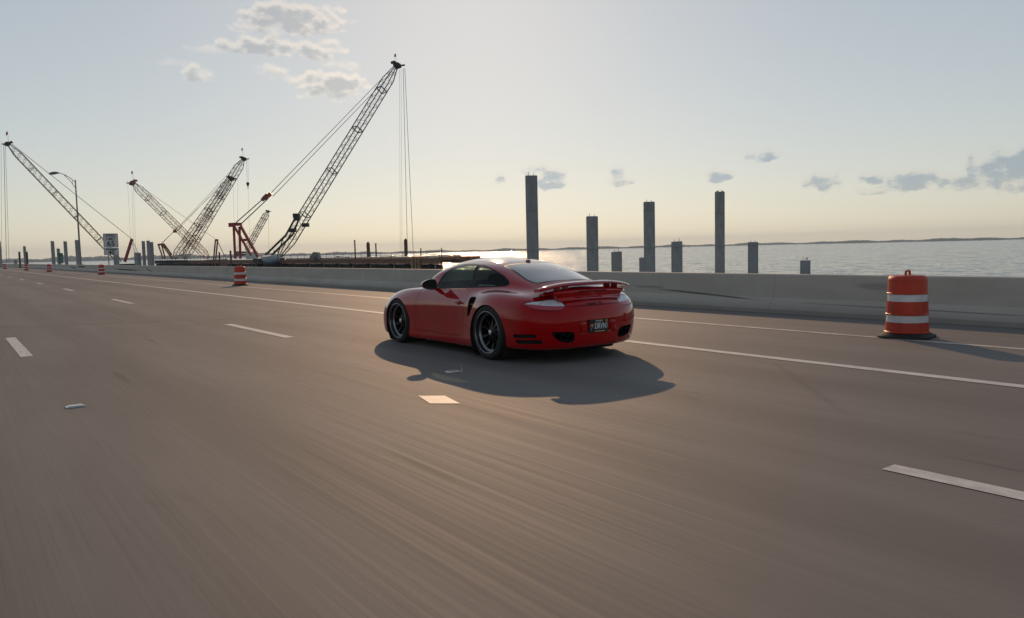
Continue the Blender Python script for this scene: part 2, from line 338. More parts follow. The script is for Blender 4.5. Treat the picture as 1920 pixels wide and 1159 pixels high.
# far shore: low land with a belt of trees
def shore():
    N = 220; vs = []; fs = []
    for i in range(N+1):
        a = R_(-12+110*i/N); D = 4000+260*math.sin(i*.11)+90*math.sin(i*.43)
        for (dd, z) in ((0, WZ-.4), (25, WZ+1.2), (600, WZ+2.5)): vs.append(((D+dd)*math.sin(a), (D+dd)*math.cos(a), z))
    for i in range(N):
        for j in range(2): b = i*3+j; fs.append((b, b+3, b+4, b+1))
    s = MB().add(vs, fs, True).build('far_shore', mat('shore_land', (.09, .10, .07), .9), auto=False); tag(s, kind='structure')
    ico = bmesh.new(); bmesh.ops.create_icosphere(ico, subdivisions=1, radius=1); iv = [v.co.copy() for v in ico.verts]; jf = [[v.index for v in f.verts] for f in ico.faces]; ico.free()
    mb = MB()
    for i in range(3800):
        t = random.random(); a = R_(-12+110*t); k = t*220; D = 4000+260*math.sin(k*.11)+90*math.sin(k*.43)+random.uniform(30, 200)
        lft = max(0., min(1., 1-(math.degrees(a)-2)/30)); hh = (7.5+7.5*lft)*(1+.45*math.sin(k*.9)*math.sin(k*.37+1))*random.uniform(.85, 1.08); ww = random.uniform(10, 20)
        c = Vector((D*math.sin(a), D*math.cos(a), WZ+1.5+hh*.45))
        mb.add([c+Vector((p.x*ww, p.y*ww, p.z*hh*.75*random.uniform(.8, 1.2))) for p in iv], jf)
    s = mb.build('shore_woods', mat('far_foliage', (.05, .07, .06), .9, vary=.3, vscale=.05)); tag(s, 'dark belt of distant trees along the far shore of the bay', 'woods', kind='stuff')
shore()

# ------------------------------------------------------------------ piles standing in the water
def pile(px, ytop, Z, wpx, label, m=M_PILE, rz=None, ybot=None, group='square concrete piles in the bay'):
    wm = wpx*Z/FPX; p = at(px, ytop, Z); z0 = WZ-2.5
    me = bpy.data.meshes.new('concrete_pile'); bm = bmesh.new(); bmesh.ops.create_cube(bm, size=1)
    for v in bm.verts: v.co.x *= wm; v.co.y *= wm; v.co.z = (v.co.z+.5)*(p.z-z0)
    bmesh.ops.bevel(bm, geom=[e for e in bm.edges], offset=.045, segments=1, affect='EDGES')
    for ox in (-.2, .2):
        for oy in (-.2, .2): bmesh.ops.create_cone(bm, cap_ends=True, segments=6, radius1=.018, radius2=.018, depth=.22, matrix=Matrix.Translation((ox*wm, oy*wm, p.z-z0+.08)))
    for v in bm.verts:
        if v.co.z > p.z-z0-.3: v.co.z += .05*math.sin(v.co.x*9+px)*1.
    bm.to_mesh(me); bm.free()
    o = link('concrete_pile', me, None, m); o.location = (p.x, p.y, z0)
    o.rotation_euler = (0, 0, (-math.atan2(p.x, p.y) if rz is None else rz)); tag(o, label, 'pile', group); return o
for a in ((996, 330, 48, 22.6, 'tallest grey square concrete pile standing just behind the car roof'),
          (1110, 407, 49, 21.8, 'medium tall concrete pile with a rusty top corner right of the tallest pile'),
          (1156, 472, 53, 19.8, 'short stubby concrete pile between the two taller piles behind the rear wing'),
          (1217, 380, 51, 20.9, 'tall concrete pile second in height order to the right of the car'),
          (1206, 483, 66, 15, 'low concrete pile half hidden behind a tall pile right of the car'),
          (1269, 453, 51, 20.5, 'stained half height concrete pile in the middle of the right hand row'),
          (1349.5, 361, 58, 17.9, 'slim tall concrete pile with two birds perched on top'),
          (1412, 455, 56, 18.6, 'half height bluish grey concrete pile right of the bird topped pile'),
          (1510, 487, 56, 18.2, 'lowest concrete pile at the right end of the row with one bird')): 
    pile(*a[:4], a[4])
for a in ((29, 487, 176, 5, 'stub of a concrete pile just above the barrier at the far left'),
          (45.6, 461.5, 176, 4.6, 'slim concrete pile between two brown pipe piles at far left'),
          (98, 452.5, 170, 6, 'tall concrete pile first of the group left of the lamp post'),
          (109, 466, 172, 5.3, 'shorter concrete pile beside the small green sign'),
          (122, 452.5, 170, 6, 'tall concrete pile right of the small green sign'),
          (143.5, 450.5, 168, 6, 'tall concrete pile directly beside the lamp post'),
          (217, 470, 160, 9.5, 'thick concrete pile standing behind the speed limit sign'),
          (254.5, 473.5, 165, 6, 'short concrete pile left of a twin pair right of the speed sign'),
          (261, 474, 166, 6, 'short concrete pile right of a twin pair right of the speed sign'),
          (268.5, 452.5, 170, 5.8, 'tall concrete pile right of the short twin pair'),
          (277.5, 451, 168, 6, 'tallest concrete pile of the close trio left of the crossing cranes'),
          (284, 453.5, 170, 6, 'rightmost concrete pile of the close trio left of the crossing cranes'),
          (-1, 453, 170, 4, 'concrete pile cut by the left edge of the picture')):
    pile(*a[:4], a[4])
def pipe(px, ytop, Z, wpx, label, point=False, lean=0., zb=None):
    p = at(px, ytop, Z); r = wpx*Z/FPX/2; z0 = WZ-2 if zb is None else zb; h = p.z-z0
    prof = [(r, 0), (r, h-(r*1.2 if point else 0)), (r*1.06, h-(r*1.2 if point else 0)), (r*.1 if point else r*.92, h), (0, h)]
    o = MB().lathe(prof, 16).build('pipe_pile', M_PIPE); o.location = (p.x, p.y, z0); o.rotation_euler = (0, lean, 0); tag(o, label, 'pile', 'brown steel pipe piles'); return o
for a in ((36, 472, 150, 3.4, 'brown steel pipe pile left of the slim concrete pile at far left'), (50, 472, 150, 3.6, 'brown steel pipe pile behind a barrel at far left'),
          (665, 450, 150, 2.6, 'thin brown steel pile at the middle of the work trestle'), (690, 453, 152, 6.4, 'thick pointed brown pipe pile right of a thin one on the trestle', True),
          (704.5, 456, 152, 2.6, 'thin brown pile just right of the pointed pipe pile'), (760.5, 447, 148, 6.8, 'tall thick pointed pipe pile by the crane hoist lines', True),
          (789, 465, 146, 2.2, 'short thin steel pile right of the tall pointed pipe pile'), (828, 465, 122, 2.0, 'thin steel pole past the right end of the trestle'),
          (411, 473, 190, 3, 'short brown pipe pile left of the red crane gantry'), (432, 470, 188, 3.4, 'brown pipe pile just left of the red crane gantry')):
    pipe(*a)

# perched birds
def bird(px, py, Z, label):
    p = at(px, py, Z); v = []; n = 8; prof = [(-.16, .012, .10), (-.08, .03, .10), (0, .05, .11), (.07, .048, .125), (.10, .03, .155), (.13, .032, .18), (.16, .02, .18), (.20, .004, .175)]
    vs = []; 
    for (x, r, z) in prof: vs += [(x, r*math.cos(2*math.pi*i/n), z+r*math.sin(2*math.pi*i/n)*1.1) for i in range(n)]
    fs = [(k*n+i, k*n+(i+1) % n, (k+1)*n+(i+1) % n, (k+1)*n+i) for k in range(len(prof)-1) for i in range(n)]
    mb = MB().add(vs, fs, True); 
    for s in (-.02, .02): mb.bar((.02, s, 0), (.02, s, .08), .008, n=5)
    o = mb.build('bird', mat('bird_plumage', (.14, .13, .12), .8, vary=.4, vscale=12)); o.location = p; o.rotation_euler = (0, 0, random.uniform(0, 6)); o.scale = (.75,)*3; tag(o, label, 'bird', 'birds on the piles')
bird(1345, 361.2, 58, 'left one of two birds on the slim tall pile'); bird(1355, 361.2, 58, 'right one of two birds on the slim tall pile'); bird(1512, 487.2, 56, 'lone bird on the lowest pile at right')

# ------------------------------------------------------------------ text as thin meshes
def text_mesh(body, size, align='CENTER', ext=0.002, bold=0.):
    cu = bpy.data.curves.new('t', 'FONT'); cu.body = body; cu.size = size; cu.align_x = align; cu.align_y = 'CENTER'; cu.extrude = ext; cu.offset = bold; cu.resolution_u = 3
    o = bpy.data.objects.new('t', cu); COL.objects.link(o); dg = bpy.context.evaluated_depsgraph_get()
    me = bpy.data.meshes.new_from_object(o.evaluated_get(dg)); bpy.data.objects.remove(o); bpy.data.curves.remove(cu); return me
def text(name, body, size, loc, parent, m, rot=(math.pi/2, 0, 0), sx=1., bold=0., ext=.002):
    o = link(name, text_mesh(body, size, bold=bold, ext=ext), parent, m); o.location = loc; o.rotation_euler = rot; o.scale = (sx, 1, 1); return o
def rounded(w, h, r, n=4):
    pts = []
    for cx, cy, a0 in ((w/2-r, h/2-r, 0), (-w/2+r, h/2-r, 90), (-w/2+r, -h/2+r, 180), (w/2-r, -h/2+r, 270)):
        pts += [(cx+r*math.cos(R_(a0+90*i/n)), cy+r*math.sin(R_(a0+90*i/n))) for i in range(n+1)]
    return pts
RX = Matrix.Rotation(math.pi/2, 3, 'X')
# speed limit sign on the barrier
p = on_x(204.5, 496, 13.05); t = on_x(209.5, 436, 13.05); b = on_x(210.5, 478.5, 13.05); mid = on_x(210, 463.5, 13.05)
sg = empty('speed_limit_sign', (p.x, p.y, .7)); tag(sg, 'white speed limit sign reading 65 over minimum 40 above the barrier', 'sign')
W = 25.0*77/FPX; H1 = (t.z-mid.z); H2 = mid.z-b.z; zc1 = (t.z+mid.z)/2-.7; zc2 = (mid.z+b.z)/2-.7; sxo = .28
MB().bar((sxo-.28, .06, 0), (sxo-.28, .06, t.z-.85), .09, .07).build('post', M_GALV, sg)
MB().prism(rounded(W, H1-.03, .07), -.01, .01, RX, (sxo, 0, zc1)).build('upper_plate', M_SIGN, sg); MB().prism(rounded(W, H2-.03, .06), -.01, .01, RX, (sxo, 0, zc2)).build('lower_plate', M_SIGN, sg)
for (zc, hh) in ((zc1, H1-.12), (zc2, H2-.12)):
    o = rounded(W-.09, hh, .05); q = rounded(W-.125, hh-.035, .04); n = len(o); vs = [(sxo+x, -.013, zc+y) for x, y in o]+[(sxo+x, -.013, zc+y) for x, y in q]
    MB().add(vs, [(i, (i+1) % n, n+(i+1) % n, n+i) for i in range(n)]).build('border', M_BLACK, sg)
text('lettering', 'SPEED', .33, (sxo, -.015, zc1+H1*.33), sg, M_BLACK, bold=.006); text('lettering', 'LIMIT', .33, (sxo, -.015, zc1+H1*.10), sg, M_BLACK, bold=.006)
text('lettering', '65', .72, (sxo, -.015, zc1-H1*.24), sg, M_BLACK, bold=.014); text('lettering', 'MINIMUM', .22, (sxo, -.015, zc2+H2*.24), sg, M_BLACK, bold=.006); text('lettering', '40', .56, (sxo, -.015, zc2-H2*.16), sg, M_BLACK, bold=.012)
# small green marker sign
p = on_x(115, 496, 13.05); gs = empty('green_marker_sign', (p.x, p.y, .7)); tag(gs, 'small green marker sign on a thin post between piles behind the barrier', 'sign')
MB().bar((0, .05, 0), (0, .05, 1.55), .06).build('post', M_GALV, gs)
for i, z in enumerate((.42, .92, 1.38)): 
    MB().prism(rounded(.56, .44, .04), -.008, .008, RX, (0, 0, z)).build('plate', M_GREEN, gs)
    text('lettering', '•', .5, (0, -.012, z), gs, M_SIGN) if i < 2 else None
# street lamp
p = on_x(151.5, 495, 13.05); t = on_x(143.3, 336, 13.05); H = t.z-.7
lp = empty('street_lamp', (p.x, p.y, .7)); tag(lp, 'tall grey street lamp with a single curved arm over the road', 'lamp post')
MB().lathe([(.115, 0), (.11, .4), (.065, H), (0, H)], 14).build('pole', mat('weathered_pole', (.20, .185, .17), .6, vary=.15), lp); MB().box((0, 0, .05), (.42, .42, .1)).build('base_plate', M_GALV, lp)
arm = [Vector((0, 0, H-.25)), Vector((-.6, -.03, H+.28)), Vector((-1.2, -.06, H+.62)), Vector((-1.75, -.1, H+.74))]
MB().path(arm, .042).path([Vector((0, 0, H-1.0)), Vector((-.55, -.03, H-.1)), Vector((-1.1, -.06, H+.52))], .034).bar((-.3, -.02, H+.0), (-.28, -.02, H-.5), .04).build('arm', M_GALV, lp)
vs = []; n = 12; 
for (x, ry, rz_, z) in ((-1.6, .09, .08, H+.74), (-1.8, .16, .13, H+.74), (-2.05, .24, .19, H+.70), (-2.35, .23, .19, H+.65), (-2.58, .14, .12, H+.61), (-2.66, .03, .03, H+.60)):
    vs += [(x, ry*math.cos(2*math.pi*i/n), z+rz_*math.sin(2*math.pi*i/n)*(1 if math.sin(2*math.pi*i/n) > 0 else .8)) for i in range(n)]
MB().add(vs, [(k*n+i, k*n+(i+1) % n, (k+1)*n+(i+1) % n, (k+1)*n+i) for k in range(5) for i in range(n)]+[tuple(range(n))], True).build('luminaire', mat('lamp_housing', (.16, .155, .15), .5), lp)

# ------------------------------------------------------------------ traffic barrels
def make_barrel():
    root = empty('traffic_barrel')
    base = rounded(.66, .66, .16, 5); n = len(base)
    MB().add([(x, y, 0) for x, y in base]+[(x, y, .03) for x, y in base]+[(x*.62, y*.62, .09) for x, y in base], [(i, (i+1) % n, n+(i+1) % n, n+i) for i in range(n)]+[(n+i, n+(i+1) % n, 2*n+(i+1) % n, 2*n+i) for i in range(n)]+[tuple(range(2*n, 3*n))]).build('base', M_RUBBER, root)
    lv = [(.07, .17, .272, .262), (.17, .18, .27, .268), (.345, .355, .252, .246)]
    segs = [('shell', .07, .215, .275, M_ORANGE), ('band', .215, .315, .262, M_BAND), ('shell', .315, .50, .262, M_ORANGE), ('band', .50, .60, .248, M_BAND), ('shell', .60, .80, .248, M_ORANGE)]
    for nm, z0, z1, r, m in segs:
        pr = [(r+.008, z0), (r+.012, z0+.012), (r, z0+.022), (r-.004, z1-.022), (r-.004, z1)] if nm == 'shell' else [(r-.001, z0), (r-.004, z1)]
        MB().lathe(pr, 36).build(nm, m, root)
    MB().lathe([(.244, .80), (.235, .83), (.205, .85), (.15, .853), (0, .853)], 36).build('lid', M_ORANGE, root)
    MB().path([Vector((-.11, 0, .85)), Vector((-.10, 0, .90)), Vector((-.05, 0, .915)), Vector((.05, 0, .915)), Vector((.10, 0, .90)), Vector((.11, 0, .85))], .016).build('handle', M_ORANGE, root)
    return root
def copy_tree(o, parent=None):
    c = o.copy(); COL.objects.link(c); c.parent = parent
    for ch in o.children: copy_tree(ch, c)
    return c
B0 = make_barrel()
for i, (px, py, lab) in enumerate(((1700, 632, 'large near orange and white traffic barrel right of the car'), (451, 535.5, 'orange and white traffic barrel in front of the work trestle'),
                                   (191, 515, 'orange and white traffic barrel below the speed limit sign'), (93, 509.8, 'third traffic barrel from the left edge of the picture'),
                                   (50, 507, 'second traffic barrel from the left edge of the picture'), (9.5, 504.5, 'farthest traffic barrel at the left edge of the picture'))):
    o = B0 if i == 0 else copy_tree(B0); g = on_z(px, py); o.location = (g.x, g.y, .0); o.rotation_euler = (0, 0, random.uniform(-.3, .3)); tag(o, lab, 'traffic barrel', 'traffic barrels along the shoulder')

# ------------------------------------------------------------------ work trestle
T0 = at(826, 486, 124); T1 = at(300, 489.5, 290); T0.z = T1.z = .22
TD = (T1-T0); TL = TD.length; TD.normalize(); TN = Vector((TD.y, -TD.x, 0)); TN = TN if TN.dot(Vector((1, 0, 0))) > 0 else -TN      # TN points away from the road
tr = empty('work_trestle', T0); tr.rotation_euler = (0, 0, math.atan2(TD.y, TD.x)); tag(tr, 'long brown timber and steel work trestle over the bay beyond the barrier', 'trestle')
sgn = 1 if Matrix.Rotation(math.atan2(TD.y, TD.x), 3, 'Z') @ Vector((0, 1, 0)) @ TN > 0 else -1
WD = 12.*sgn                                      # local: x along the trestle, y across it (away from the road)
MB().box((TL/2, WD/2, -.30), (TL, 12, .3)).build('deck', M_WOOD, tr)
i = .6
ribm = MB().box((0, 0, 0), (.34, .5, .42)).mesh('deck_timber'); ribm.materials.append(M_WOOD)
k = 0
while i < TL and k < 260:
    o = link('deck_timber', ribm, tr); o.location = (i, -.1*sgn, -.16+random.uniform(-.02, .02)); i += .78 if i < 200 else 2; k += 1
MB().box((TL/2, .0, -.66), (TL, .35, .55)).box((TL/2, 12*sgn, -.66), (TL, .35, .55)).build('edge_beam', M_RUST, tr)
MB().box((TL/2, 1.2*sgn, -3.2), (TL-3, .2, 4.4)).build('side_sheeting', M_DARK, tr)
x = 2.
while x < TL-1:
    q = MB().bar((x, .25*sgn, -.9), (x+1.1, .45*sgn, -4.6), .2).build('brace', M_GALV, tr)
    MB().lathe([(.38, -9), (.38, -.8)], 12, c=(x+2.4, .75*sgn, 0)).build('support_pile', M_DARK, tr); x += random.choice((6.5, 8., 9.5, 8))
for x0_, x1_ in ((4, 22), (24, 46), (49, 72)): MB().box(((x0_+x1_)/2, 2.2*sgn, .12), (x1_-x0_, 3.6, .42)).build('deck_sheet', mat('pale_deck_sheet', (.46, .41, .36), .7, vary=.2, vscale=.8), tr)
mb = MB(); x = .3
while x < TL: mb.bar((x, 0, .05), (x, 0, 1.15), .07); x += 4.2
for z in (.6, 1.12): mb.bar((0, 0, z), (TL, 0, z), .05)
mb.build('guard_rail', mat('rail_paint', (.10, .08, .065), .6), tr)
# piling frames: light brown columns, the end platform and a beam reaching past the end
for xx in (6.5, 118, 122):
    mb = MB()
    for s in (0, 1.1, 2.2): mb.bar((xx+s, -.25*sgn, .25), (xx+s, -.25*sgn, -5), .42)
    mb.build('fender_frame', mat('light_timber', (.30, .19, .11), .8, vary=.3, vscale=2), tr)
MB().box((-1.0, 3*sgn, -.05), (3.2, 6, .5)).box((-3.2, 2*sgn, -.62), (5.5, .5, .35)).box((-2., 4.6*sgn, -.62), (4, .4, .35)).build('end_platform', M_RUST, tr)
mb = MB()
for i in range(26):
    x = random.uniform(0, 9)+random.choice((0, 0, 60, 90))*random.random(); mb.box((x, random.uniform(.4, 6)*sgn, .05+random.uniform(0, .35)), (random.uniform(.5, 3), random.uniform(.2, .6), random.uniform(.1, .35)), Matrix.Rotation(random.uniform(-.5, .5), 3, 'Z'))
o = mb.build('timber_pile', M_WOOD); o.location = tr.location; o.rotation_euler = tr.rotation_euler; tag(o, 'loose brown timbers heaped on the trestle deck near its right end', 'timber', kind='stuff')
# things on the trestle
def crate(px, py0, py1, wpx, Z, label):
    p = at(px, py1, Z); s = wpx*Z/FPX; h = (py1-py0)*Z/FPX; o = empty('site_container', p, -YAW+.2); tag(o, label, 'container')
    MB().box((0, 0, h/2), (s, s*.8, h)).build('box', M_WHITE, o)
    for i in range(7): MB().box((-s*.43+s*.143*i, -s*.41, h/2), (s*.05, .05, h*.9)).build('rib', M_WHITE, o)
    MB().box((0, 0, h+.05), (s*1.04, s*.84, .1)).build('roof', M_WHITE, o)
crate(473, 473, 486, 20, 196, 'small white site container beside the red crane gantry')
p = at(591, 486.5, 165); k = 165/FPX; hp = empty('grey_hopper', p, -YAW); tag(hp, 'grey trapezoid hopper with a slanted side standing on the trestle', 'hopper')
poly = [(-11*k, 0), (10*k, 0), (8*k, 13*k), (-1*k, 14*k), (-3*k, 12*k)]
MB().prism(poly, -.9, .9, RX).build('bin', mat('grey_hopper_paint', (.17, .18, .165), .7, vary=.25), hp); MB().box((3*k, -.95, 3*k), (5*k, .06, 5*k)).build('hatch', M_DARK, hp)
for s in (-8, -3, 3, 8): MB().bar((s*k, -.95, 0), (s*k*.8, -.95, 12*k), .09).build('stiffener', M_GALV, hp)
# pale covered hull alongside
p = at(508, 488, 166); k = 166/FPX; hl = empty('covered_workboat', p, math.atan2(TD.y, TD.x)); tag(hl, 'pale grey boat shaped hull lying against the trestle below the red gantry', 'boat')
LH = 9.; vs = []; n = 9; m_ = 11
for i in range(n):
    t = i/(n-1)*2-1; wv = 1.5*(1-abs(t)**2.6)+.05; zt = .75+.35*t*t
    for j in range(m_): a = math.pi*j/(m_-1); vs.append((t*LH/2, -wv*math.cos(a), (zt if j in (0, m_-1) else zt-1.5*math.sin(a)**.7*(1-.35*abs(t)**2))))
MB().add(vs, [(i*m_+j, i*m_+j+1, (i+1)*m_+j+1, (i+1)*m_+j) for i in range(n-1) for j in range(m_-1)], True).build('hull', mat('pale_hull_paint', (.42, .44, .46), .5, vary=.12, vscale=1), hl)
vs = [];
for i in range(n):
    t = i/(n-1)*2-1; wv = 1.5*(1-abs(t)**2.6)+.05; zt = .75+.35*t*t
    for j in range(5): s = j/4*2-1; vs.append((t*LH/2, s*wv*.98, zt+.35*(1-s*s)*(1-t*t)-.01))
MB().add(vs, [(i*5+j, (i+1)*5+j, (i+1)*5+j+1, i*5+j+1) for i in range(n-1) for j in range(4)], True).build('cover', mat('pale_cover', (.50, .50, .50), .8, vary=.1, vscale=1), hl)

# ------------------------------------------------------------------ lattice cranes
def lattice(mb, a, b, w, bays, chord, lace, t0=.07, t1=.08, wt0=.35, wt1=.3, frames=()):
    a, b = Vector(a), Vector(b); d = (b-a); L = d.length; d.normalize(); e1 = d.cross(Vector((0, 0, 1))).normalized(); e2 = e1.cross(d)
    def c(t, i):
        s = w/2*(wt0+(1-wt0)*min(1, t/t0) if t < t0 else (wt1+(1-wt1)*min(1, (1-t)/t1) if t > 1-t1 else 1))
        return a+d*(L*t)+e1*(s*(1, 1, -1, -1)[i])+e2*(s*(1, -1, -1, 1)[i])
    for i in range(4):
        ts = [0, t0, 1-t1, 1]
        for k in range(3): mb.bar(c(ts[k], i), c(ts[k+1], i), chord)
    for k in range(bays):
        ta, tb = k/bays, (k+1)/bays
        for i in range(4):
            j = (i+1) % 4; mb.bar(c(ta, i if k % 2 else j), c(tb, j if k % 2 else i), lace)
            if k % 2 == 0: mb.bar(c(ta, i), c(ta, j), lace*.8)
    for t in frames:
        for i in range(4): mb.bar(c(t, i), c(t, (i+1) % 4), chord*.9)
    return e1, e2, d
def crane(label, base, tip, Z, dz, w, bays, m, mh, ch=.16, la=.07, pend=(), hoist=(), head=1., flag=True, gantry=None, frames=(.2, .4, .6, .8), gm=None):
    a = at(*base, Z); b = at(*tip, Z+dz); root = empty('lattice_crane', (a.x, a.y, a.z)); tag(root, label, 'crane', 'lattice boom cranes'); O_ = Vector(root.location)
    mb = MB(); e1, e2, d = lattice(mb, a-O_, b-O_, w, bays, ch, la, frames=frames); mb.build('boom', m, root)
    hd = MB(); T = b-O_; s = w*.36*head; side = Vector((RT.x, RT.y, 0)); sg_ = 1 if tip[0] > base[0] else -1
    M3 = Matrix((e1, e2, d)).transposed()
    hd.prism([(-s*.7, -s*.7), (s*.5, -s*.9), (s*.75, s*.1), (s*.2, s*.9), (-s*.6, s*.8)], -s*.4, s*.4, Matrix((d, e2, e1)).transposed(), T+d*s*.3)
    for q in (-.5, .2, .8): hd.lathe([(0, -s*.6), (s*.36, -s*.6), (s*.36, s*.6), (0, s*.6)], 12, Matrix((d, e2, e1)).transposed(), T+d*s*(.3+.5*q)+e2*s*(.9-.7*q)*(-1 if q > 0 else 1))
    hd.bar(T, T+side*sg_*s*2.2+Vector((0, 0, s*.2)), s*.35); hd.build('boom_head', mh, root)
    if flag:
        f0 = T+Vector((0, 0, s)); MB().bar(f0, f0+Vector((0, 0, 2.1*Z/170)), .05*Z/170).build('flag_pole', M_CABLE, root)
        f1 = f0+Vector((0, 0, 2.1*Z/170)); MB().add([f1, f1-Vector((0, 0, .8)), f1-Vector((0, 0, 1.1))-side*.5, f1-Vector((0, 0, .25))-side*.45], [(0, 1, 2, 3)]).build('flag', mat('red_flag', (.5, .06, .05), .8), root)
    for (p0, z0, p1, z1, r) in pend:
        MB().bar(at(*p0, z0)-O_, at(*p1, z1)-O_, r, n=5).build('pendant_line', M_CABLE, root)
    for (p0, p1, r) in hoist: MB().bar(at(*p0, Z+dz)-O_, at(*p1, Z+dz)-O_, r, n=5).build('hoist_line', M_CABLE, root)
    # machinery house and counterweight on crawler tracks behind the boom foot
    bk = Vector((-d.x, -d.y, 0)).normalized(); sd = Vector((bk.y, -bk.x, 0)); Mh = Matrix((bk, sd, Vector((0, 0, 1)))).transposed(); sz = w/2.2
    g0 = bk*2.2*sz+Vector((0, 0, -.9))
    MB().box(g0, (5.5*sz, 2.6*sz, .9*sz), Mh).build('machinery_house', gm or M_DARK, root); MB().box(g0+bk*3.4*sz, (1.2*sz, 3*sz, 1.1*sz), Mh).build('counterweight', M_DARK, root)
    for s_ in (-1, 1): MB().box(g0+sd*(2*sz*s_)-Vector((0, 0, 1.1*sz)), (6*sz, .9*sz, 1*sz), Mh).build('track', M_DARK, root)
    return root, O_
def beams(root, O_, name, m, segs, Z):
    for (p0, p1, wd) in segs: MB().bar(at(*p0, Z)-O_, at(*p1, Z)-O_, wd).build(name, m, root)
# the large black boom with the red gantry
Z = 186
r, O_ = crane('largest crane with a long black lattice boom and red gantry on the trestle', (524, 481), (743, 124), Z, 24, 2.2, 44, M_BOOMD, M_BOOMD, .19, .055,
    pend=(((739, 124), Z+24, (506, 364), Z-38, .13), ((745, 127), Z+24, (512, 368), Z-38, .13), ((499, 368), Z-38, (441, 419), Z-47, .2), ((503, 372), Z-38, (452, 420), Z-47, .2)),
    hoist=(((749, 130), (750.5, 472), .06), ((752, 130), (754, 474), .06), ((756, 128), (764, 470), .13), ((759, 128), (775, 474), .13)), head=1.35, frames=(.2, .42, .64, .86))
mb = MB()
for q, rr in (((499, 369), 1.), ((505, 365.5), .8), ((494, 373), .7)): mb.box(at(*q, Z-38)-O_, (1.15*rr, .8, .75*rr), Matrix.Rotation(-YAW, 3, 'Z') @ Matrix.Rotation(.7, 3, 'Y').inverted())
mb.build('pendant_spreader', M_CRED, r)
G = Z-47
beams(r, O_, 'gantry_leg', M_CRED, (((438.2, 425), (441, 485), .36), ((449, 425), (450.6, 485), .36), ((439.7, 425), (471, 479), .34), ((451.3, 424), (484, 482), .40)), G)
beams(r, O_, 'gantry_beam', M_CRED, (((429.5, 422), (440, 421.5), .72), ((439, 420.8), (453, 420.5), .55), ((453, 450.5), (467, 449.5), .42)), G)
beams(r, O_, 'boom_stop', M_BOOMD, (((495, 481), (536, 441), .42), ((507, 481), (549, 440), .42), ((513, 470), (521, 472), .2), ((536, 441), (552, 412), .4), ((549, 440), (560, 412), .4), ((551, 411), (562, 409), .9)), Z-6)
mb = MB()
for q in ((556, 404), (549, 432), (573, 422)): mb.box(at(*q, Z)-O_, (1.5, 1.3, .9), Matrix.Rotation(-YAW, 3, 'Z'))
mb.build('boom_winch', M_BOOMD, r)
# far left crane
Z = 205
r, O_ = crane('crane with an olive lattice boom reaching to the left edge behind the street lamp', (226, 491), (16, 271), Z, -10, 1.6, 44, M_BOOMO, M_BOOMD, .15, .05,
    pend=(((22, 270), Z-10, (247, 448), Z-16, .14), ((248, 448), Z-16, (262, 484), Z-18, .12), ((246, 449), Z-16, (256, 484), Z-18, .12)),
    hoist=(((2, 266), (3, 494), .06), ((7, 268), (12, 494), .12), ((10, 270), (17, 494), .08)), head=1.3)
beams(r, O_, 'gantry_leg', M_CRED, (((247.5, 448), (234, 491), .6),), Z-16)
# crossing pair
Z = 240
r, O_ = crane('crane with a rusty red boom leaning left across its neighbour', (391, 484), (250, 344), Z, 2, 1.9, 32, M_BOOMR, M_BOOMR, .15, .055,
    pend=(((252, 341), Z+2, (405, 449), Z-14, .10), ((406, 449), Z-14, (424, 486), Z-16, .22)), hoist=(((239, 338), (247, 486), .05), ((247, 342), (251, 486), .05), ((250, 342), (255, 486), .05)), head=1.4)
beams(r, O_, 'gantry_leg', M_BOOMR, (((404, 450), (400.5, 487), .35), ((408, 450), (404.5, 487), .35)), Z-14)
beams(r, O_, 'gantry_beam', M_BOOMR, (((403.5, 450.5), (409, 450), .5),), Z-14)
r, O_ = crane('tallest of the crossing cranes with an olive boom leaning right and a hook', (345, 485), (456, 299), Z+8, 18, 2.1, 38, M_BOOMO, M_BOOMD, .17, .055,
    pend=(((452, 300), Z+26, (327, 434), Z-4, .10), ((454, 303), Z+26, (329, 436), Z-4, .10), ((326, 434), Z-4, (302, 458), Z-10, .16)),
    hoist=(((462, 299), (463.5, 343), .07), ((465, 299), (465.5, 343), .07), ((465, 350), (469, 470), .05)), head=1.2)
hk = at(464.7, 346, Z+26)-O_; MB().lathe([(0, -.7), (.25, -.6), (.55, .2), (.5, .7), (0, .8)], 10, c=hk).bar(hk-Vector((0, 0, .7)), hk-Vector((0, 0, 1.5)), .2).build('hook_block', M_BOOMD, r)
beams(r, O_, 'gantry_leg', M_BOOMR, (((297, 459), (306, 486), .35), ((303, 459), (310, 486), .35), ((304, 458), (324, 486), .45), ((308, 458), (322, 478), .35)), Z-10)
beams(r, O_, 'gantry_beam', M_CRED, (((296, 459), (308, 458), .55),), Z-10)
mb = MB(); mb.box(at(327.5, 434, Z-4)-O_, (.9, .7, .8)); mb.build('pendant_spreader', M_CRED, r)
r, O_ = crane('crane with a rusty boom leaning right just below the tallest crossing boom', (327, 485), (432, 336), Z-6, 16, 2.0, 34, M_BOOMR, M_BOOMD, .15, .055, pend=(((428, 336), Z+10, (300, 459), Z-14, .08),),
    hoist=(((437, 335), (441, 486), .05), ((446, 330), (445, 486), .05)), head=1.2, flag=False)
# small far crane
r, O_ = crane('small distant crane with a thin boom between the hook crane and the largest boom', (462, 470), (502, 397), 420, 10, 2.4, 22, M_BOOMO, M_BOOMD, .22, .1, pend=(((500, 397), 430, (440, 470), 420, .12),), hoist=(((503.5, 396), (504.5, 480), .1),), head=1., flag=False)

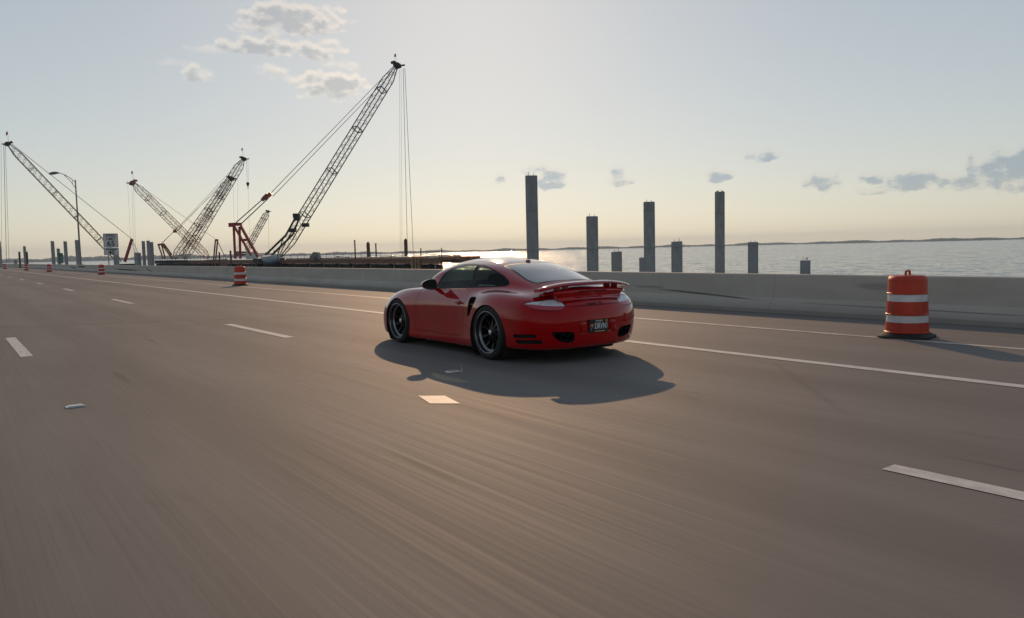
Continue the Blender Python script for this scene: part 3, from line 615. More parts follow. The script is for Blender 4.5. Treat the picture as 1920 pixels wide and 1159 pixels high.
# ------------------------------------------------------------------ the hazy air over the bay
def haze():
    m = bpy.data.materials.new('hazy_air'); m.use_nodes = True; t = m.node_tree; t.nodes.remove(t.nodes['Principled BSDF'])
    v = t.nodes.new('ShaderNodeVolumePrincipled'); v.inputs['Color'].default_value = (.62, .80, 1.0, 1); v.inputs['Density'].default_value = HAZE_D; v.inputs['Anisotropy'].default_value = .2
    t.links.new(v.outputs[0], t.nodes['Material Output'].inputs['Volume'])
    o = MB().box((1500, 2000, 35), (9000, 9000, 86)).build('haze', m); tag(o, kind='stuff')
HAZE_D = 1.3e-4
haze()

# ------------------------------------------------------------------ the car
# control net of the body half: ribs run from the tail centreline round the corner and along the flank to the nose, rows from the sill up to the spine
NET=[
[(0,-.86,.16),(0,-.985,.17),(0,-1.035,.26),(0,-1.055,.39),(0,-1.05,.53),(0,-1.02,.635),(0,-.985,.70),(0,-.935,.755),(0,-.88,.79),(0,-.835,.815),(0,-.80,.832),(0,-.77,.845)],
[(.27,-.85,.16),(.27,-.975,.17),(.275,-1.025,.26),(.28,-1.045,.39),(.28,-1.04,.53),(.275,-1.01,.635),(.26,-.97,.70),(.23,-.915,.755),(.19,-.855,.795),(.15,-.80,.825),(.085,-.765,.845),(0,-.745,.855)],
[(.50,-.82,.16),(.525,-.93,.175),(.545,-.975,.27),(.555,-.99,.40),(.555,-.985,.53),(.545,-.955,.635),(.505,-.91,.70),(.45,-.855,.755),(.38,-.79,.805),(.29,-.735,.845),(.16,-.70,.87),(0,-.685,.88)],
[(.66,-.74,.16),(.725,-.82,.18),(.755,-.85,.28),(.772,-.865,.42),(.775,-.86,.54),(.755,-.84,.65),(.695,-.80,.73),(.605,-.74,.78),(.50,-.68,.825),(.38,-.635,.868),(.21,-.61,.898),(0,-.60,.91)],
[(.70,-.58,.16),(.83,-.63,.18),(.865,-.645,.28),(.88,-.65,.42),(.878,-.65,.55),(.852,-.64,.675),(.78,-.61,.765),(.675,-.56,.805),(.57,-.52,.845),(.46,-.48,.90),(.26,-.46,.95),(0,-.45,.965)],
[(.72,-.33,.15),(.87,-.35,.17),(.905,-.35,.27),(.915,-.35,.42),(.912,-.35,.57),(.885,-.34,.705),(.80,-.33,.798),(.69,-.30,.828),(.605,-.28,.885),(.52,-.26,.955),(.30,-.24,1.015),(0,-.24,1.035)],
[(.74,0,.14),(.885,0,.15),(.918,0,.25),(.925,0,.40),(.924,0,.57),(.897,0,.712),(.81,0,.808),(.70,0,.845),(.63,0,.925),(.535,0,1.025),(.31,0,1.09),(0,0,1.108)],
[(.74,.35,.12),(.85,.35,.125),(.878,.35,.23),(.868,.35,.39),(.868,.35,.56),(.85,.35,.69),(.785,.35,.78),(.728,.35,.84),(.655,.35,.965),(.555,.35,1.10),(.31,.35,1.163),(0,.35,1.182)],
[(.74,.75,.11),(.805,.75,.11),(.829,.75,.20),(.823,.75,.36),(.828,.75,.54),(.82,.75,.67),(.778,.75,.765),(.738,.75,.83),(.665,.75,.98),(.565,.75,1.125),(.32,.75,1.20),(0,.75,1.222)],
[(.74,1.2,.11),(.805,1.2,.11),(.829,1.2,.20),(.822,1.2,.36),(.826,1.2,.53),(.817,1.2,.665),(.773,1.2,.76),(.737,1.2,.82),(.675,1.2,.955),(.588,1.2,1.095),(.335,1.2,1.19),(0,1.2,1.213)],
[(.74,1.63,.11),(.81,1.63,.11),(.829,1.63,.20),(.826,1.63,.36),(.832,1.63,.53),(.82,1.63,.665),(.77,1.63,.765),(.735,1.63,.81),(.692,1.63,.89),(.632,1.63,.985),(.375,1.63,1.065),(0,1.63,1.09)],
[(.74,2.02,.11),(.83,2.02,.11),(.856,2.02,.20),(.85,2.02,.36),(.855,2.02,.53),(.838,2.02,.665),(.77,2.02,.775),(.68,2.02,.81),(.57,2.02,.815),(.45,2.02,.828),(.25,2.02,.845),(0,2.02,.85)],
[(.74,2.4,.12),(.845,2.4,.12),(.87,2.4,.20),(.875,2.4,.36),(.875,2.4,.52),(.848,2.4,.655),(.75,2.4,.762),(.64,2.4,.775),(.53,2.4,.76),(.41,2.4,.755),(.22,2.4,.758),(0,2.4,.76)],
[(.72,2.72,.12),(.825,2.75,.12),(.85,2.75,.20),(.855,2.75,.34),(.85,2.75,.48),(.815,2.74,.60),(.72,2.72,.692),(.61,2.71,.71),(.50,2.71,.692),(.38,2.71,.685),(.2,2.71,.683),(0,2.71,.683)],
[(.62,2.92,.12),(.705,2.99,.12),(.735,3.03,.20),(.742,3.045,.32),(.738,3.02,.43),(.71,2.97,.525),(.645,2.93,.595),(.555,2.93,.615),(.455,2.94,.61),(.345,2.945,.607),(.18,2.95,.606),(0,2.95,.605)],
[(.38,3.08,.12),(.425,3.17,.12),(.445,3.225,.20),(.448,3.245,.31),(.445,3.22,.41),(.432,3.17,.48),(.40,3.12,.53),(.35,3.08,.555),(.285,3.06,.567),(.215,3.055,.572),(.115,3.05,.575),(0,3.05,.575)],
[(0,3.12,.12),(0,3.22,.12),(0,3.28,.20),(0,3.30,.31),(0,3.28,.405),(0,3.24,.465),(0,3.20,.505),(0,3.17,.525),(0,3.15,.538),(0,3.135,.545),(0,3.125,.549),(0,3.12,.55)],
]
class Surf:
    def __init__(self):
        N=np.array(NET,float)                       # 17 x 12 x 3
        m=np.array([-1,1,1.])
        full=np.concatenate([N,(N*m)[:,-2::-1]],1)  # rows r0..r11..r0'
        pre=(full*m)[3:0:-1][:, :]; post=(full*m)[-2:-5:-1]
        # mirrored ribs continue across the centreline
        pre=full[3:0:-1]*m; post=full[-2:-5:-1]*m
        self.K=np.concatenate([pre,full,post],0); self.nu=N.shape[0]-1; self.nv=N.shape[1]-1
        # spline second derivatives, precomputed on both axes
        self.Mu=self._M(self.K); self.Mv=self._M(self.K.swapaxes(0,1)).swapaxes(0,1)
        self.Muv=self._M(self.Mu.swapaxes(0,1)).swapaxes(0,1)
    def _M(self,K):
        n=len(K); d=K.reshape(n,-1); A=np.zeros((n,n)); b=np.zeros_like(d); A[0,0]=A[-1,-1]=1
        for i in range(1,n-1): A[i,i-1]=A[i,i+1]=1;A[i,i]=4; b[i]=6*(d[i-1]-2*d[i]+d[i+1])
        return np.linalg.solve(A,b).reshape(K.shape)
    def __call__(self,u,v):
        u=np.asarray(u,float)+3; v=np.asarray(v,float)
        nu,nv=self.K.shape[:2]
        i=np.clip(np.floor(u).astype(int),0,nu-2); s=(u-i)[:,None]; r=1-s
        j=np.clip(np.floor(v).astype(int),0,nv-2); q=(v-j)[:,None]; p=1-q
        def along(K,M,jj): return ((r**3-r)*M[i,jj]+(s**3-s)*M[i+1,jj])/6+r*K[i,jj]+s*K[i+1,jj]
        return ((p**3-p)*along(self.Mv,self.Muv,j)+(q**3-q)*along(self.Mv,self.Muv,j+1))/6+p*along(self.K,self.Mu,j)+q*along(self.K,self.Mu,j+1)
    def normal(self,u,v):
        e=1e-3; u=np.asarray(u,float);v=np.asarray(v,float)
        a=self(u+e,v)-self(u-e,v); b=self(u,np.minimum(v+e,2*self.nv))-self(u,np.maximum(v-e,0))
        n=np.cross(a,b); return n/(np.linalg.norm(n,axis=1,keepdims=True)+1e-12)

S = Surf()
CAR = empty('sports_car', (6.145, 7.708, 0), -.0101); tag(CAR, 'red sports coupe with a rear wing driving away along the bridge', 'car')
def mat_paint():
    m = bpy.data.materials.new('red_car_paint'); m.use_nodes = True; k = NT(m.node_tree); t = m.node_tree; b = t.nodes['Principled BSDF']
    co = k.n('TexCoord').outputs['Object']; n = k.noise(co, 3, 4, .6); d = k.noise(co, 60, 3, .6)
    k.set(b.inputs['Base Color'], k.mix(k.ramp(n, .3, .7), (.32, .0012, .0025), (.38, .0015, .003))); b.inputs['Roughness'].default_value = .45; b.inputs['Specular IOR Level'].default_value = 0.
    gl = k.n('BsdfGlossy'); k.set(gl.inputs['Roughness'], k.ramp(d, .3, .8, .03, .075)); fr = k.n('Fresnel', ins={'IOR': 1.5}); mx = k.n('MixShader'); lw = k.n('LayerWeight', ins={'Blend': .5})
    k.set(mx.inputs[0], k.m('ADD', k.m('MULTIPLY', k.m('SUBTRACT', fr.outputs[0], .022), 1.1), k.m('MULTIPLY', k.m('POWER', lw.outputs['Facing'], 2.5), .66), clamp=True)); t.links.new(b.outputs[0], mx.inputs[1]); t.links.new(gl.outputs[0], mx.inputs[2]); t.links.new(mx.outputs[0], t.nodes['Material Output'].inputs[0])
    return m
M_PAINT = mat_paint(); M_TRIM = mat('black_trim', (.006, .006, .007), .5, spec=.25); M_GAP = mat('panel_gap_shadow', (.006, .004, .004), .9)
M_INT = mat('dark_interior', (.02, .02, .021), .7, vary=.2); M_GLS = mat_glass('tinted_side_glass', (.15, .18, .16), -.03); M_GLR = mat_glass('dark_rear_glass', (.10, .11, .12), .30); M_GLQ = mat_glass('dark_quarter_glass', (.10, .10, .10), -.03); M_GLF = mat_glass('windscreen_glass', (.72, .93, .82), .0)
M_TYRE = mat('tyre_rubber', (.011, .011, .012), .8, vary=.25, vscale=30); M_RIM = mat('gunmetal_rim', (.03, .03, .033), .35, metal=.8); M_LIP = mat('polished_dark_lip', (.17, .175, .19), .22, metal=.9); M_CAP = mat('silver_centre_cap', (.62, .62, .62), .3, metal=.6)
M_DISC = mat('brake_disc', (.16, .16, .16), .4, metal=.8)
def mat_lens(name, c0, c1, sc_):
    m = bpy.data.materials.new(name); m.use_nodes = True; k = NT(m.node_tree); b = m.node_tree.nodes['Principled BSDF']; co = k.n('TexCoord').outputs['Object']
    v = k.n('TexVoronoi', ins={'Scale': sc_}); k.t.links.new(k.scale(co, (1, .6, 1.6)), v.inputs['Vector'])
    k.set(b.inputs['Base Color'], k.mix(k.ramp(v.outputs['Distance'], .15, .6), c0, c1)); b.inputs['Roughness'].default_value = .15; b.inputs['Coat Weight'].default_value = 1.; b.inputs['Metallic'].default_value = .0
    bp = k.n('Bump', ins={'Strength': .4, 'Distance': .004}); k.set(bp.inputs['Height'], v.outputs['Distance']); k.set(b.inputs['Normal'], bp.outputs[0]); return m
M_LENS = mat_lens('clear_lamp_lens', (.95, .95, .96), (.50, .52, .56), 85.); M_RLENS = mat_lens('red_lamp_lens', (.48, .02, .05), (.34, .012, .03), 60.)

def chaikin(P, n=2, closed=True):
    P = [np.array(p, float) for p in P]
    for _ in range(n):
        Q = []
        for i in range(len(P)): a, b = P[i], P[(i+1) % len(P)]; Q += [a*.75+b*.25, a*.25+b*.75]
        P = Q
    return [tuple(p) for p in P]
def dens(P, step=.35):
    Q = []
    for i in range(len(P)):
        a, b = np.array(P[i], float), np.array(P[(i+1) % len(P)], float); n = max(1, int(np.ceil(np.abs(b-a).max()/step)))
        Q += [tuple(a+(b-a)*k/n) for k in range(n)]
    return Q
def shrink(P, d):                       # inset a closed polygon of the (u,v) sheet by d metres
    P = np.array(P); n = len(P); area = sum(P[i-1][0]*P[i][1]-P[i][0]*P[i-1][1] for i in range(n)); sg = 1 if area > 0 else -1; out = []
    for i in range(n):
        t = P[(i+1) % n]-P[i-1]; t = t/(np.linalg.norm(t)+1e-9); nn = np.array([-t[1], t[0]])*sg; e = 1e-2
        q = np.clip(P[i], [0, 0], [S.nu, S.nv]); q2 = q+nn*e
        L_ = np.linalg.norm(S([q2[0]], [q2[1]])[0]-S([q[0]], [q[1]])[0])/e+1e-6
        out.append(tuple(P[i]+nn*min(d/L_, .25)))
    return out
ARCH_R = [(6.65, -1), (6.701, .5), (6.791, 1.128), (6.854, 1.721), (6.889, 2.168), (6.894, 2.571), (6.87, 2.94), (6.817, 3.28), (6.736, 3.597), (6.629, 3.891), (6.499, 4.157), (6.349, 4.383), (6.183, 4.551), (6.007, 4.652), (5.826, 4.683), (5.647, 4.644), (5.474, 4.535), (5.313, 4.362), (5.167, 4.13), (5.039, 3.844), (4.927, 3.509), (4.838, 3.135), (4.776, 2.741), (4.748, 2.329), (4.756, 1.877), (4.796, 1.321), (4.86, .55), (4.92, -1)]
ARCH_F = [(12.70, -1), (12.75, .65), (12.845, 1.314), (12.923, 1.942), (12.964, 2.405), (12.969, 2.826), (12.941, 3.231), (12.882, 3.622), (12.796, 3.989), (12.686, 4.32), (12.556, 4.6), (12.413, 4.813), (12.258, 4.955), (12.097, 5.024), (11.933, 5.024), (11.771, 4.957), (11.614, 4.821), (11.467, 4.618), (11.333, 4.356), (11.216, 4.056), (11.119, 3.742), (11.046, 3.421), (10.997, 3.089), (10.975, 2.74), (10.98, 2.366), (11.012, 1.948), (11.07, 1.413), (11.155, .6), (11.2, -1)]
DLO = chaikin([(9.66, 7.06), (9.42, 8.1), (9.28, 8.6), (9.12, 8.92), (8.95, 9.15), (8.7, 9.28), (8.35, 9.3), (7.97, 9.26), (7.4, 9.17), (6.906, 8.99), (6.394, 8.85), (5.973, 8.70), (5.62, 8.42), (5.5, 8.08), (5.58, 7.74), (5.80, 7.53), (6.387, 7.29), (7.2, 7.15), (8.3, 7.08), (9.3, 7.06)], 1)
TAIL = chaikin(dens([(3.843, 5.269), (3.4, 5.72), (2.818, 6.224), (2.42, 6.677), (1.98, 6.9), (1.808, 6.605), (1.528, 5.362), (1.783, 4.87), (2.21, 4.837), (2.844, 4.897), (3.315, 5.031)], .3), 1)
GLASS = dens([(6.74, 9.6), (6.70, 10.05), (6.6, 10.78), (6.57, 12), (3.5, 12), (3.54, 10.857), (3.761, 9.842), (4.0, 9.25), (4.3, 9.13), (4.8, 9.2), (5.543, 9.376), (6.2, 9.48), (6.6, 9.52)])
LID = dens([(4.15, 9.08), (3.42, 8.70), (2.6, 7.8), (1.963, 7.02), (1.80, 6.6), (1.527, 5.36), (.8, 5.31), (0, 5.29), (-1, 5.29), (-1, 12), (3.46, 12), (3.5, 10.857), (3.72, 9.842), (3.97, 9.2)])
DOOR = dens([(10.45, 6.9), (10.48, 5.47), (10.52, 4.12), (10.60, 2.5), (10.5, 2.21), (8.8, 2.2), (7.8, 2.18), (7.68, 2.4), (7.656, 3.39), (7.56, 4.4), (7.502, 5.24), (7.52, 6.2), (7.573, 7.04), (8.3, 7.04), (9.5, 7.03)])
BUMP = dens([(4.95, 1.3), (4.95, 3.64), (4.0, 3.75), (3.394, 3.98), (3.16, 4.4), (3.121, 4.84), (2.844, 4.85), (2.21, 4.79), (1.783, 4.82), (1.50, 5.31), (.8, 5.25), (0, 5.23), (-1, 5.23), (-1, -1), (4.95, -1)])
ROOF = dens([(6.95, 9.62), (7.5, 9.6), (8.3, 9.62), (8.95, 9.7), (9.08, 10.4), (9.1, 12), (6.8, 12), (6.82, 10.8), (6.88, 10.05)])
WIND = dens([(9.22, 9.8), (9.16, 12), (10.88, 12), (10.88, 10.2), (10.8, 9.4), (10.3, 9.25), (9.7, 9.35)])
HOOD = dens([(11.15, 8.2), (11.08, 9.5), (11.05, 12), (15.2, 12), (15, 9.8), (14, 8.3), (12.5, 8.1)])
HEAD = chaikin([(13.0, 6.2), (13.2, 7.2), (13.7, 7.3), (14.1, 6.6), (13.9, 5.6), (13.3, 5.5)], 2)
B_A, B_B = np.array((7.725, 9.3)), np.array((7.441, 7.1))
BPIL = dens([tuple(B_A+(.10, 0)), tuple(B_B+(.10, 0)), tuple(B_B-(.10, 0)), tuple(B_A-(.10, 0))])
VENT1 = chaikin(dens([(4.29, 2.50), (3.065, 2.56), (3.0, 2.27), (4.25, 2.20)], .4), 1); VENT2 = chaikin(dens([(4.20, 2.04), (2.76, 2.10), (2.70, 1.74), (4.08, 1.66)], .4), 1)
EXH = chaikin([(2.36, 2.82), (1.9, 2.86), (1.30, 2.86), (1.22, 2.5), (1.24, 1.98), (1.42, 1.80), (1.80, 1.86), (2.12, 2.22)], 2)
PLATE = chaikin(dens([(1.0, 3.74), (1.0, 2.6), (-1, 2.58), (-1, 3.70)], .25), 1)
INTK = chaikin([(7.26, 5.62), (6.85, 5.56), (6.74, 5.35), (6.74, 4.95), (6.90, 4.40), (7.1, 3.85), (7.33, 3.5), (7.27, 4.2), (7.24, 4.9)], 2)
MARK = [(12.99, 4.50), (12.74, 4.42), (12.74, 4.17), (12.99, 4.24)]
REDB = dens([(3.9, 5.30), (3.3, 5.46), (2.8, 5.50), (2.2, 5.52), (1.4, 5.52), (1.4, 4.5), (3.9, 4.5)])
SPLIT = [(13.0, -1), (13.0, 1.35), (17, 1.35), (17, -1)]
# name, polygon, rim width (m) that becomes seal or gap
CUTS = [('hole_rear', ARCH_R, 0), ('hole_front', ARCH_F, 0), ('plate_recess', PLATE, 0), ('exhaust_recess', EXH, 0), ('vent', VENT1, 0), ('vent_low', VENT2, 0), ('side_intake', INTK, 0), ('marker_lamp', MARK, 0),
        ('tail_light', TAIL, .007), ('headlight', HEAD, .006), ('side_window', DLO, .016), ('rear_window', GLASS, .022), ('windscreen', WIND, .03), ('rear_bumper', BUMP, .003), ('engine_lid', LID, .006), ('door', DOOR, .0055), ('roof', ROOF, .010), ('hood', HOOD, .005), ('front_splitter', SPLIT, 0)]
DU, DV = 14, 9
NU, NV = S.nu*DU, S.nv*DV
cells = {(i, j): [[(i/DU, j/DV), ((i+1)/DU, j/DV), ((i+1)/DU, (j+1)/DV), (i/DU, (j+1)/DV)]] for i in range(NU) for j in range(NV)}
def split_poly(poly, a, n_):
    d = [(p[0]-a[0])*n_[0]+(p[1]-a[1])*n_[1] for p in poly]
    if all(q >= -1e-9 for q in d) or all(q <= 1e-9 for q in d): return [poly]
    A, B = [], []
    for i in range(len(poly)):
        p, q = poly[i], poly[(i+1) % len(poly)]; dp, dq = d[i], d[(i+1) % len(poly)]
        if dp >= -1e-9: A.append(p)
        if dp <= 1e-9: B.append(p)
        if (dp > 1e-9 and dq < -1e-9) or (dp < -1e-9 and dq > 1e-9):
            t = dp/(dp-dq); m_ = (p[0]+(q[0]-p[0])*t, p[1]+(q[1]-p[1])*t); A.append(m_); B.append(m_)
    return [x for x in (A, B) if len(x) > 2]
def cut(P):
    n = len(P)
    for i in range(n):
        a, b = P[i], P[(i+1) % n]; t = (b[0]-a[0], b[1]-a[1]); n_ = (-t[1], t[0])
        i0, i1 = sorted((a[0], b[0])); j0, j1 = sorted((a[1], b[1]))
        for ci in range(max(0, int(i0*DU-1e-6)), min(NU-1, int(i1*DU+1e-6))+1):
            for cj in range(max(0, int(j0*DV-1e-6)), min(NV-1, int(j1*DV+1e-6))+1):
                out = []
                for poly in cells[ci, cj]: out += split_poly(poly, a, n_)
                cells[ci, cj] = out
def inside(P, x, y):
    P = np.asarray(P); x0, y0 = P[:, 0], P[:, 1]; x1, y1 = np.roll(x0, -1), np.roll(y0, -1)
    r = np.zeros(len(x), bool)
    for k in range(len(P)):
        c = ((y0[k] > y) != (y1[k] > y)); 
        with np.errstate(divide='ignore', invalid='ignore'): r ^= c & (x < (x1[k]-x0[k])*(y-y0[k])/(y1[k]-y0[k])+x0[k])
    return r
inner = {}
for nm, P, rim in CUTS:
    cut(P)
    if rim: inner[nm] = shrink(P, rim); cut(inner[nm])
cut(BPIL); cut(REDB)
polys = [p for c in cells.values() for p in c]
cen = np.array([np.mean(p, axis=0) for p in polys]); X_, Y_ = cen[:, 0], cen[:, 1]
region = np.array(['body_shell']*len(polys), dtype='U24'); done = np.zeros(len(polys), bool)
for nm, P, rim in CUTS:
    m_ = inside(P, X_, Y_) & ~done; region[m_] = nm; done |= m_
    if rim: e_ = m_ & ~inside(inner[nm], X_, Y_); region[e_] = 'window_seal' if nm in ('side_window', 'rear_window', 'windscreen') else ('lamp_seal' if nm in ('tail_light', 'headlight') else 'panel_gap')
m_ = (region == 'side_window'); bl = inside(BPIL, X_, Y_) & m_; region[bl] = 'window_seal'
quart = m_ & ~bl & (X_ < B_B[0]+(Y_-B_B[1])*(B_A[0]-B_B[0])/(B_A[1]-B_B[1])); region[quart] = 'quarter_window'
m_ = (region == 'tail_light') & inside(REDB, X_, Y_); region[m_] = 'tail_light_red'
region[region == 'vent_low'] = 'vent'
def patch(sel, depth=0., wall=False):    # vertices, faces, normals of one region on the left-right positive half
    idx = {}; V = []; F = []
    for k in sel:
        f = []
        for p in polys[k]:
            key = (round(p[0], 5), round(p[1], 5))
            if key not in idx: idx[key] = len(V); V.append(p)
            if not f or f[-1] != idx[key]: f.append(idx[key])
        if f[0] == f[-1]: f = f[:-1]
        if len(f) > 2: F.append(tuple(f))
    V = np.array(V); P0 = S(V[:, 0], V[:, 1]); N0 = S.normal(V[:, 0], V[:, 1]); P = P0-N0*depth; N = N0.copy()
    if wall and depth:
        cnt = {}
        for f in F:
            for a, b in zip(f, f[1:]+f[:1]): cnt[(a, b)] = cnt.get((a, b), 0)+1
        base = len(P); ex = []; exn = []; 
        for (a, b) in list(cnt):
            if (b, a) in cnt: continue
            if (V[a][1] > S.nv-1e-4 and V[b][1] > S.nv-1e-4) or (V[a][0] < 1e-4 and V[b][0] < 1e-4): continue
            q = len(P)+len(ex); e_ = P0[b]-P0[a]; nn = np.cross(N0[a], e_); nn /= np.linalg.norm(nn)+1e-9
            ex += [P0[a], P0[b], P[b], P[a]]; exn += [nn]*4; F.append((q, q+1, q+2, q+3))
        if ex: P = np.concatenate([P, np.array(ex)]); N = np.concatenate([N, np.array(exn)])
    return P, F, N
def make(name, P, F, N, m, parent, sides, smooth=True, flip=False):
    objs = []
    def mk(P, F, N, nm):
        me = bpy.data.meshes.new(nm); me.from_pydata([tuple(p) for p in P], [], F); me.polygons.foreach_set('use_smooth', [smooth]*len(F))
        me.update(); me.normals_split_custom_set_from_vertices([tuple(n) for n in N]); objs.append(link(nm, me, parent, m))
    mir = np.array([-1, 1, 1.]); Fm = [f[::-1] for f in F]
    Fo = F
    if sides == 2: mk(P, Fo, N, name); mk(P*mir, Fm, N*mir, name)
    else: n = len(P); mk(np.concatenate([P, P*mir]), Fo+[tuple(i+n for i in f) for f in Fm], np.concatenate([N, N*mir]), name)
    return objs
SPEC = {'body_shell': (M_PAINT, 0, False, 1), 'door': (M_PAINT, 0, False, 2), 'engine_lid': (M_PAINT, 0, False, 1), 'rear_bumper': (M_PAINT, 0, False, 1), 'roof': (M_PAINT, 0, False, 1), 'hood': (M_PAINT, 0, False, 1),
        'panel_gap': (M_GAP, .009, False, 1), 'window_seal': (M_TRIM, .001, False, 1), 'lamp_seal': (M_TRIM, .004, False, 1), 'side_window': (M_GLS, .0013, False, 2), 'quarter_window': (M_GLQ, .0013, False, 2), 'rear_window': (M_GLR, .0013, False, 1), 'windscreen': (M_GLF, .0013, False, 1),
        'tail_light': (M_LENS, .003, False, 2), 'tail_light_red': (M_RLENS, .003, False, 2), 'headlight': (M_LENS, .003, False, 2), 'marker_lamp': (M_LENS, -.003, True, 2), 'vent': (M_GAP, .035, True, 2), 'exhaust_recess': (M_GAP, .09, True, 2), 'side_intake': (M_GAP, .05, True, 2), 'plate_recess': (M_PAINT, .025, True, 1), 'front_splitter': (M_TRIM, 0, False, 1)}
parts = {}
for nm, (m, dep, wl, sd) in SPEC.items():
    sel = np.nonzero(region == nm)[0]
    if len(sel) == 0: continue
    parts[nm] = make({'tail_light_red': 'tail_light_reflector'}.get(nm, nm), *patch(sel, dep, wl), m, CAR, sd)
for i, o in enumerate(parts['tail_light_red']):
    o.parent = parts['tail_light'][i]
# cabin lining: the shell again, inset and dark, so the paint does not show through the windows
sel = np.nonzero(np.isin(region, ['body_shell', 'door', 'roof', 'panel_gap', 'hood', 'engine_lid']) & (Y_ > 4.6) & (X_ > 3.0) & (X_ < 11.6))[0]
make('cabin_lining', *patch(sel, .03), M_INT, CAR, 1)
# wheel housings, arch lips, floor
WHEELS = [(-.06, .333, .333, .285, .918), (2.375, .325, .325, .235, .862)]            # y, z, tyre radius, width, outer face
for (yc, zc, R, xi, xo) in ((-.06, .30, .372, .50, .925), (2.375, .295, .365, .52, .86)):
    for s in (1, -1):
        n = 40; an = [R_(-45)+R_(270)*i/(n-1) for i in range(n)]
        ring = lambda x, r: [(s*x, yc+r*math.cos(t), zc+r*math.sin(t)) for t in an]
        vs = ring(xo-.012, R+.001)+ring(xo-.05, R+.012)+ring(xi, R+.012)+[(s*xi, yc, zc)]
        fs = [(k*n+i, k*n+i+1, (k+1)*n+i+1, (k+1)*n+i) for k in range(2) for i in range(n-1)]+[(2*n+i, 2*n+i+1, 3*n) for i in range(n-1)]
        MB().add(vs, fs, True).build('wheel_housing', M_GAP, CAR)
MB().box((0, 1.25, .175), (1.0, 3.6, .07)).box((0, 1.15, .165), (1.56, 1.5, .08)).box((0, -.70, .22), (1.0, .36, .06)).build('floor_pan', M_GAP, CAR)
# wheels
RY = Matrix.Rotation(math.pi/2, 3, 'Y')
def make_wheel(R, wd, lip):
    root = empty('wheel'); h = wd/2; r0 = lip+.004
    MB().lathe([(r0-.02, -h+.02), (r0, -h+.008), (r0+.02, -h), (R-.035, -h+.004), (R-.012, -h+.018), (R, -h+.045), (R, -.055), (R-.006, -.05), (R-.006, -.04), (R, -.035), (R, .035), (R-.006, .04), (R-.006, .05), (R, .055), (R, h-.045), (R-.012, h-.018), (R-.035, h-.004), (r0+.02, h), (r0, h-.008), (r0-.02, h-.02)], 72, RY).build('tyre', M_TYRE, root)
    rim = MB().lathe([(lip, h-.012), (lip+.004, h-.004), (lip-.004, h-.001), (lip-.012, h-.006), (lip-.016, h-.02), (lip-.018, h-.05), (lip-.036, h-.062), (lip-.044, h-.066)], 72, RY).build('rim_lip', M_LIP, root)
    br = MB().lathe([(lip-.044, h-.066), (lip-.05, h-.09), (lip-.055, -h+.03), (lip-.06, -h+.02), (0, -h+.02)], 48, RY).build('barrel', M_RIM, root)
    sp = MB(); n = 10
    for i in range(n):
        a = 2*math.pi*i/n; c_, s_ = math.cos(a), math.sin(a); t = Vector((0, -s_, c_)); d = Vector((0, c_, s_)); fx = Vector((1, 0, 0))
        p0, p1, p2 = d*.052+fx*(h-.085), d*(lip*.55)+fx*(h-.098), d*(lip-.042)+fx*(h-.070)
        for (a_, b_, w0, w1) in ((p0, p1, .034, .026), (p1, p2, .026, .03)): 
            vs = [a_+t*w0/2, a_-t*w0/2, a_-t*w0/2-fx*.03, a_+t*w0/2-fx*.03, b_+t*w1/2, b_-t*w1/2, b_-t*w1/2-fx*.03, b_+t*w1/2-fx*.03]
            sp.add(vs, [(0, 1, 5, 4), (1, 2, 6, 5), (2, 3, 7, 6), (3, 0, 4, 7)])
    sp.build('spokes', M_RIM, root)
    MB().lathe([(.075, h-.10), (.072, h-.082), (.05, h-.074), (.034, h-.07), (.034, h-.06), (0, h-.06)], 28, RY).build('hub', M_RIM, root)
    MB().lathe([(.031, h-.06), (.031, h-.052), (.026, h-.048), (0, h-.047)], 24, RY).build('centre_cap', M_CAP, root)
    MB().lathe([(.05, -.02), (.175, -.02), (.175, .0), (.05, .0)], 40, RY, c=(h-.17, 0, 0)).build('brake_disc', M_DISC, root)
    return root
for (y, z, R, wd, xo) in WHEELS:
    w0 = make_wheel(R, wd, .257 if wd > .25 else .255); w1 = copy_tree(w0)
    for s, o in ((1, w0), (-1, w1)):
        # wheel is a part of the car: its pieces hang directly below as sub-parts
        o.parent = CAR; o.location = (s*(xo-wd/2), y, z); o.rotation_euler = (.35, 0, 0 if s > 0 else math.pi)
# rear wing: upper blade over a fixed lower blade
def blade(name, half, fy, fz, fchord, thick, n=36, m=14, camber=.02):
    vs = []; fs = []
    for i in range(n+1):
        x = -half+2*half*i/n; t = abs(x)/half; ch = fchord(t); y0, z0 = fy(t), fz(t); th = thick*(1-.2*t**6)
        for j in range(m):
            a = 2*math.pi*j/m; cx_ = math.cos(a); yy = y0-ch/2*cx_*-1; zz = z0+th/2*math.sin(a)*(1-.25*cx_)+camber*(1-cx_*cx_)-.012*cx_*0
            zz += -.035*ch/.3*(cx_)*(.6)                                       # the trailing edge sits a little higher than the nose
            vs.append((x, yy, zz))
    fs = [(i*m+j, i*m+(j+1) % m, (i+1)*m+(j+1) % m, (i+1)*m+j) for i in range(n) for j in range(m)]+[tuple(range(m))[::-1], tuple(range(n*m, n*m+m))]
    me = MB().add(vs, fs, True).mesh(name); o = link(name, me, None, M_PAINT); sharp_by_angle(me, 60); return o
wing = empty('rear_wing'); wing.parent = CAR
o = blade('upper_blade', .70, lambda t: -.835+.05*t**3, lambda t: .893-.062*t**3.2, lambda t: .25*(1-.10*t*t)*(1-.75*max(0, t-.955)*9), .046); o.parent = wing
o = blade('lower_blade', .635, lambda t: -.85+.06*t**3, lambda t: .825-.045*t**3, lambda t: .19*(1-.15*t*t)*(1-.75*max(0, t-.88)*3), .03); o.parent = wing
vs = []; n = 16
